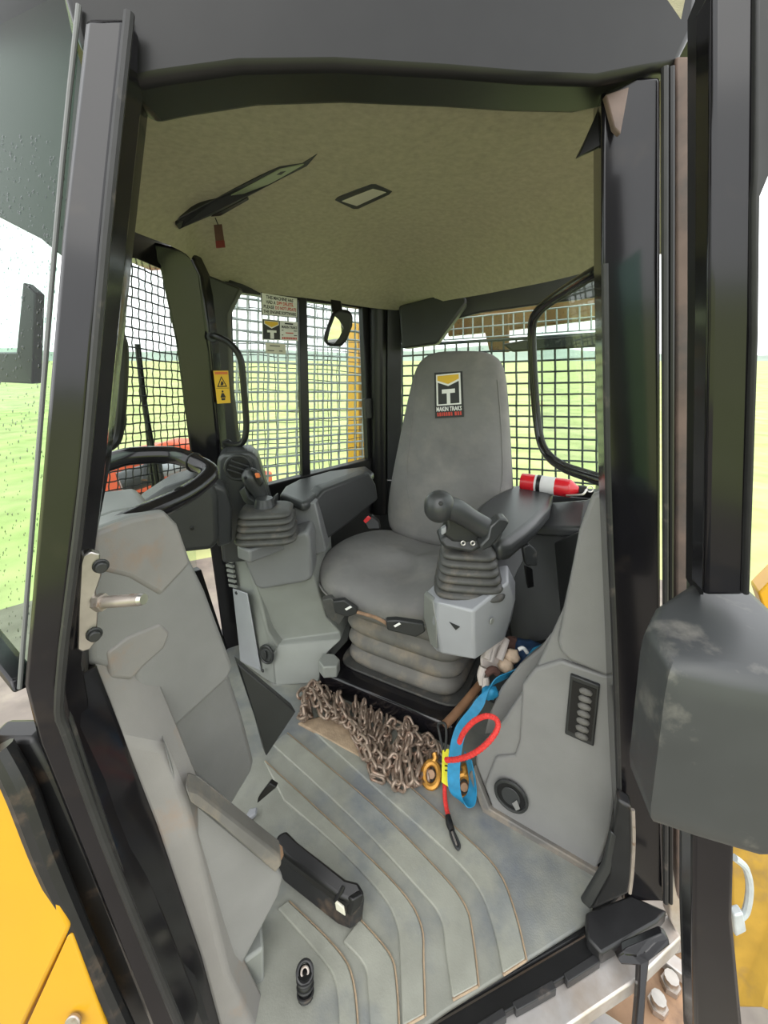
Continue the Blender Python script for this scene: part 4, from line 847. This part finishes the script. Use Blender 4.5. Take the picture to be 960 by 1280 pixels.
# below the sill, lower right
sp2 = thing('access_step', onz(810, 1250, -.40), 'brown steel access step with two bolts below the door sill', 'step')
slab('tread', [onz(*p, -.34) for p in ((560, 1420), (700, 1290), (800, 1205), (880, 1180), (900, 1420))], (0, 0, -.02), 'brown_steel', sp2, bevel=.004)
strip('angle', [onz(700, 1262, -.30), onz(800, 1330, -.30)], [onz(730, 1248, -.30), onz(826, 1310, -.30)], (0, 0, -.03), 'alu', sp2)
strip('angle', [onz(820, 1192, -.30), onz(865, 1228, -.30)], [onz(832, 1184, -.30), onz(876, 1216, -.30)], (0, 0, -.03), 'alu', sp2)
for x, y in ((838, 1232), (822, 1258)):
    c = onz(x, y, -.335); b = cyl('bolt', c, c+V((0, 0, .03)), .017, 'steel', sp2, n=10); cyl('bolt_nut', c-V((0, 0, .004)), c+V((0, 0, .012)), .023, 'steel_worn', sp2, n=6)
slab('sill_end', P3([(834, 1040, .80), (856, 1040, .80), (862, 1200, .74), (838, 1150, .76)]), (0, .03, 0), 'alu', sill)
ds = thing('door_stay', at(805, 1290, .62), 'black T shaped bracket on the sill corner', 'bracket')
slab('bracket', P3([(770, 1196, .70), (784, 1186, .70), (828, 1168, .69), (836, 1172, .69), (838, 1182, .68), (812, 1202, .67), (808, 1240, .66), (804, 1310, .65), (792, 1310, .65), (798, 1240, .66), (799, 1208, .67), (776, 1206, .69)]), (0, .015, 0), 'black_paint', ds, bevel=.003)
tk = thing('yellow_fender', at(940, 1260, .95), 'dirty yellow fender behind the lower door frame', 'fender')
slab('plate', P3([(912, 1020, 1.05), (1010, 1040, 1.0), (1010, 1290, .85), (955, 1262, .9), (915, 1262, .95)]), (.05, .2, 0), 'yellow_dirty', tk, bevel=.01)
slab('side_bar', P3([(853, 985, .98), (867, 985, .98), (868, 1200, .93), (855, 1200, .93)]), (.02, .05, 0), 'yellow', tk, bevel=.004)
hz = thing('grease_hose', at(930, 1170, .8), 'pale blue hose loop hanging by the yellow fender', 'hose')
tube('loop', P3([(918, 1072, .80), (932, 1085, .80), (937, 1110, .80), (932, 1140, .80), (920, 1150, .80)]), .008, 'galv', hz, n=8)
slab('clamp', P3([(918, 1145, .79), (930, 1142, .79), (934, 1165, .79), (920, 1172, .79)]), (0, .02, 0), 'galv', hz, bevel=.004)
yt = thing('yellow_handrail', at(960, 760, 1.6), 'yellow guard rail beyond the open door', 'rail')
slab('rail', P3([(948, 742, 1.6), (1000, 690, 1.6), (1000, 900, 1.6), (954, 760, 1.6)]), (.05, .1, 0), 'yellow', yt, bevel=.01)

# ================================================================ LOOSE THINGS ON THE FLOOR
ch = thing('chain', onz(470, 930, 0), 'rusty steel chain heaped on the mat in front of the seat base', 'chain')
Lk = []; a_, b_, rr_ = .0150, .0118, .0055
x_, y_, z_ = V((1, 0, 0)), V((0, 1, 0)), V((0, 0, 1))
pth = []
for k in range(14):
    q = 2*math.pi*k/14; pth.append(V((b_*math.cos(q), b_*math.sin(q)+math.copysign(a_*.75, math.sin(q)) if abs(math.sin(q)) > .01 else 0, 0)))
ring_v = []; ring_f = []; N = len(pth)
for i, p in enumerate(pth):
    t = (pth[(i+1) % N]-pth[i-1]).normalized(); xx = t.cross(z_).normalized()
    for j in range(5): q = 2*math.pi*j/5; ring_v.append(p+(xx*math.cos(q)+z_*math.sin(q))*rr_)
for i in range(N):
    for j in range(5): ring_f.append((i*5+j, i*5+(j+1) % 5, ((i+1) % N)*5+(j+1) % 5, ((i+1) % N)*5+j))
lme = bpy.data.meshes.new('chain_link'); lme.from_pydata([v for v in ring_v], [], ring_f); lme.materials.append(MATS['chain_steel'])
for p in lme.polygons: p.use_smooth = True
cen = [(372, 884, 14), (392, 876, 20), (420, 886, 24), (446, 902, 24), (470, 922, 30), (495, 938, 40), (520, 948, 32), (545, 946, 16)]
def cent(s):
    f = s*(len(cen)-1); i = min(int(f), len(cen)-2); t = f-i
    return [cen[i][k]*(1-t)+cen[i+1][k]*t for k in range(3)]
count = 0
for ps in range(9):
    ph_ = random.uniform(0, 6.3); fq = random.uniform(14, 24); path = []
    s0, s1 = ((0, 1), (0, 1), (.05, .98), (.4, 1), (.42, .95), (.5, .9), (.1, .6), (.0, .45), (.05, .5))[ps]
    for i in range(400):
        s = s0+(s1-s0)*i/399; cx, cy, hw = cent(s); o = math.sin(fq*s+ph_)+.35*math.sin(2.3*fq*s+ph_*2)
        px_, py_ = cx+hw*.5*math.cos(fq*.7*s+ph_), cy+hw*.82*o
        zz = .012+.008*ps*(.4+.6*min(1, hw/36))
        path.append(onz(px_, py_, max(.012, zz+.008*noise.noise(V((i*.08, ps*5, 0))))))
    acc = 0; nxt = 0
    for i in range(1, len(path)):
        acc += (path[i]-path[i-1]).length
        if acc >= nxt and count < 296:
            nxt += .034
            t = (path[min(i+2, 399)]-path[max(0, i-3)]).normalized(); t += V((random.uniform(-.25, .25), random.uniform(-.25, .25), random.uniform(-.2, .2))); t.normalize()
            x2 = t.cross(z_).normalized(); z2 = x2.cross(t).normalized()
            rot = Matrix((x2, t, z2)).transposed().to_4x4() @ Matrix.Rotation(math.radians((20 if count % 2 else 75)+random.uniform(-22, 22)), 4, 'Y')
            o = bpy.data.objects.new('chain_link', lme); COL.objects.link(o); o.parent = ch
            o.matrix_local = Matrix.Translation(path[i]-ORG[ch]) @ rot; count += 1
# hooks at the chain end
for nm, x, y, lb in (('chain_hook', 539, 968, 'gold coloured chain hook at the end of the chain'), ('ratchet_hook', 580, 983, 'gold ratchet wheel inside the blue strap loop')):
    h = thing(nm, onz(x, y, 0), lb, 'hook'); c = onz(x, y, .025)
    nn = V((-.2, -.6, .8)) if nm == 'chain_hook' else V((0, -.9, .45))
    torus('ring', c, nn, .024, .010, 'gold', h, ry=.030); disc('hub', c-nn.normalized()*.004, nn, .012, .010, 'brown_steel', h)
    X_, Y_, Z_ = frame(nn); tube('shank', [c+Y_*.03, c+Y_*.042+X_*.006, c+Y_*.055], .009, 'gold', h, n=8, sub=3)
# blue strap
bsw = [at(*p) for p in ((672, 808, 1.20), (645, 838, 1.15), (618, 852, 1.12), (604, 868, 1.10), (596, 884, 1.08), (578, 908, 1.07), (570, 935, 1.05), (567, 965, 1.03), (569, 990, 1.01), (578, 1003, 1.0), (588, 1000, 1.01), (591, 985, 1.03), (589, 965, 1.04), (585, 945, 1.05))]
ws = [V((.6, -.3, .6)), V((.4, -.2, .8)), V((.3, -.2, .9)), V((.8, .1, .4)), V((.9, -.3, .2))]+[V((1, -.2, .05))]*3+[V((.9, -.45, .1)), V((.6, -.75, .1)), V((.5, -.85, .1)), V((.4, -.9, .1)), V((.4, -.9, .1)), V((.4, -.9, .1))]
bst = thing('tie_down_strap', onz(575, 1000, 0), 'bright blue webbing strap trailing from behind the near console to the floor', 'strap')
ribbon('webbing', bsw, ws, .036, 'blue_strap', bst, th=.0012)
blob('fold', at(612, 866, 1.12), (.026, .016, .022), 'blue_strap', bst, 3)
yt2 = slab('yellow_tag', P3([(553, 938, 1.10), (561, 937, 1.10), (567, 955, 1.08), (562, 985, 1.05), (552, 978, 1.05)]), (0, .003, .001), 'yellow_tag', None, label='yellow printed tag beside the blue strap', cat='tag', bevel=.001)
for k in range(5):
    y = 950+k*6; slab('print_line', P3([(556, y, 1.068), (562.5, y+1, 1.068), (562.3, y+2.5, 1.068), (555.8, y+1.5, 1.068)]), (0, -.001, 0), 'black_print', yt2, bevel=0)
rp = thing('red_rope', onz(575, 1000, 0), 'red braided rope loop with black snap clip on the mat', 'rope')
rl = P3([(558, 950, 1.02), (572, 949, .99), (590, 943, .96), (608, 930, .945), (621, 913, .95), (621, 900, .965), (608, 895, .98), (592, 902, 1.0), (580, 915, 1.01), (574, 928, 1.02)])
tube('loop', rl, .0068, 'red_rope', rp, n=10, sub=8)
rt = [onz(x, y, z) for x, y, z in ((556, 978, .03), (556, 995, .015), (558, 1010, .012), (561, 1022, .016))]; tube('tail', rt, .0062, 'red_rope', rp, n=10, sub=5)
hp_ = cat_rom(rl, 20); vsb = []
for seg_, rad in ((rl, .0068), (rt, .0062)):
    P_ = cat_rom(seg_, 10)
    for i in range(0, len(P_)-1, 2):
        t = (P_[i+1]-P_[i]).normalized(); torus('braid', P_[i], t+V((.35, .2, .3)), rad*.9, rad*.28, 'red_rope', rp, n=8)
cb = thing('snap_clip', onz(567, 1045, 0), 'black snap clip at the end of the red rope', 'clip')
tube('sleeve', [onz(560, 1020, .02), onz(562, 1030, .02), onz(565, 1038, .018)], [.008, .010, .008], 'black_satin', cb, n=10)
tube('hook', [onz(x, y, .014) for x, y in ((564, 1034), (568, 1042), (574, 1056), (572, 1061), (567, 1052), (563, 1040))], .0042, 'charcoal', cb, n=8, closed=True)
tube('gate', [onz(565, 1040, .017), onz(571, 1057, .017)], .003, 'steel_worn', cb, n=6, sub=1)
# timber handle with steel shackle
wh = thing('tool_handle', at(580, 890, 1.18), 'brown wooden tool handle leaning beside the seat base', 'handle')
tube('shaft', P3([(556, 906, 1.15), (575, 886, 1.20), (606, 848, 1.30)]), [.013, .014, .013], 'wood', wh, n=12, sub=3)
tube('shackle', P3([(548, 905, 1.15), (556, 905, 1.14), (558, 920, 1.12), (555, 940, 1.10), (549, 915, 1.13)]), .004, 'charcoal', wh, n=8, closed=True)
# gloves and rags
gl = thing('work_glove', at(622, 835, 1.24), 'off white cotton work glove stuffed behind the near console', 'glove')
slab('palm', P3([(600, 822, 1.22), (612, 812, 1.24), (628, 800, 1.26), (633, 812, 1.25), (628, 830, 1.23), (622, 842, 1.22), (608, 848, 1.20), (601, 840, 1.20)]), (.01, .04, -.01), 'cotton', gl, bevel=.012, seg=4)
for k, pp_ in enumerate((((604, 834, 1.20), (601, 845, 1.19), (602, 856, 1.18)), ((612, 826, 1.21), (618, 808, 1.23), (630, 797, 1.27)), ((608, 824, 1.20), (612, 812, 1.22), (621, 802, 1.25)), ((624, 824, 1.22), (630, 808, 1.24), (634, 800, 1.26)), ((606, 846, 1.19), (607, 856, 1.18), (605, 862, 1.17)))):
    tube('finger', P3(pp_), [.013, .012, .008], 'cotton', gl, n=10, sub=4)
tube('cuff', [at(x, y, 1.19) for x, y in ((608, 842), (616, 837), (622, 841))], .012, 'brown_cloth', gl, n=10, sub=4)
for k, (x, y, Y, r) in enumerate(((640, 820, 1.24, .026), (632, 832, 1.22, .025))):
    blob('sponge', at(x, y, Y), (r, r*.9, r*.85), 'sponge', None, k+1, .25, label=('upper' if k == 0 else 'lower')+' of two beige sponge lumps beside the work glove', cat='sponge', group='sponge lumps by the glove')
blob('dark_rag', at(662, 822, 1.28), (.065, .06, .05), 'blue_dark', None, 5, .4, label='dark blue rag bundled behind the sponge lumps', cat='rag')
blob('cloth_ball', at(640, 806, 1.32), (.028, .03, .028), 'brown_cloth', None, 7, .1, label='dark brown balled cloth above the sponge lumps', cat='cloth')
tube('white_strap_end', P3([(648, 812, 1.22), (654, 810, 1.22), (659, 816, 1.22)]), .006, 'white', None, n=8, sub=4, label='short white strap end on the dark rag', cat='strap')
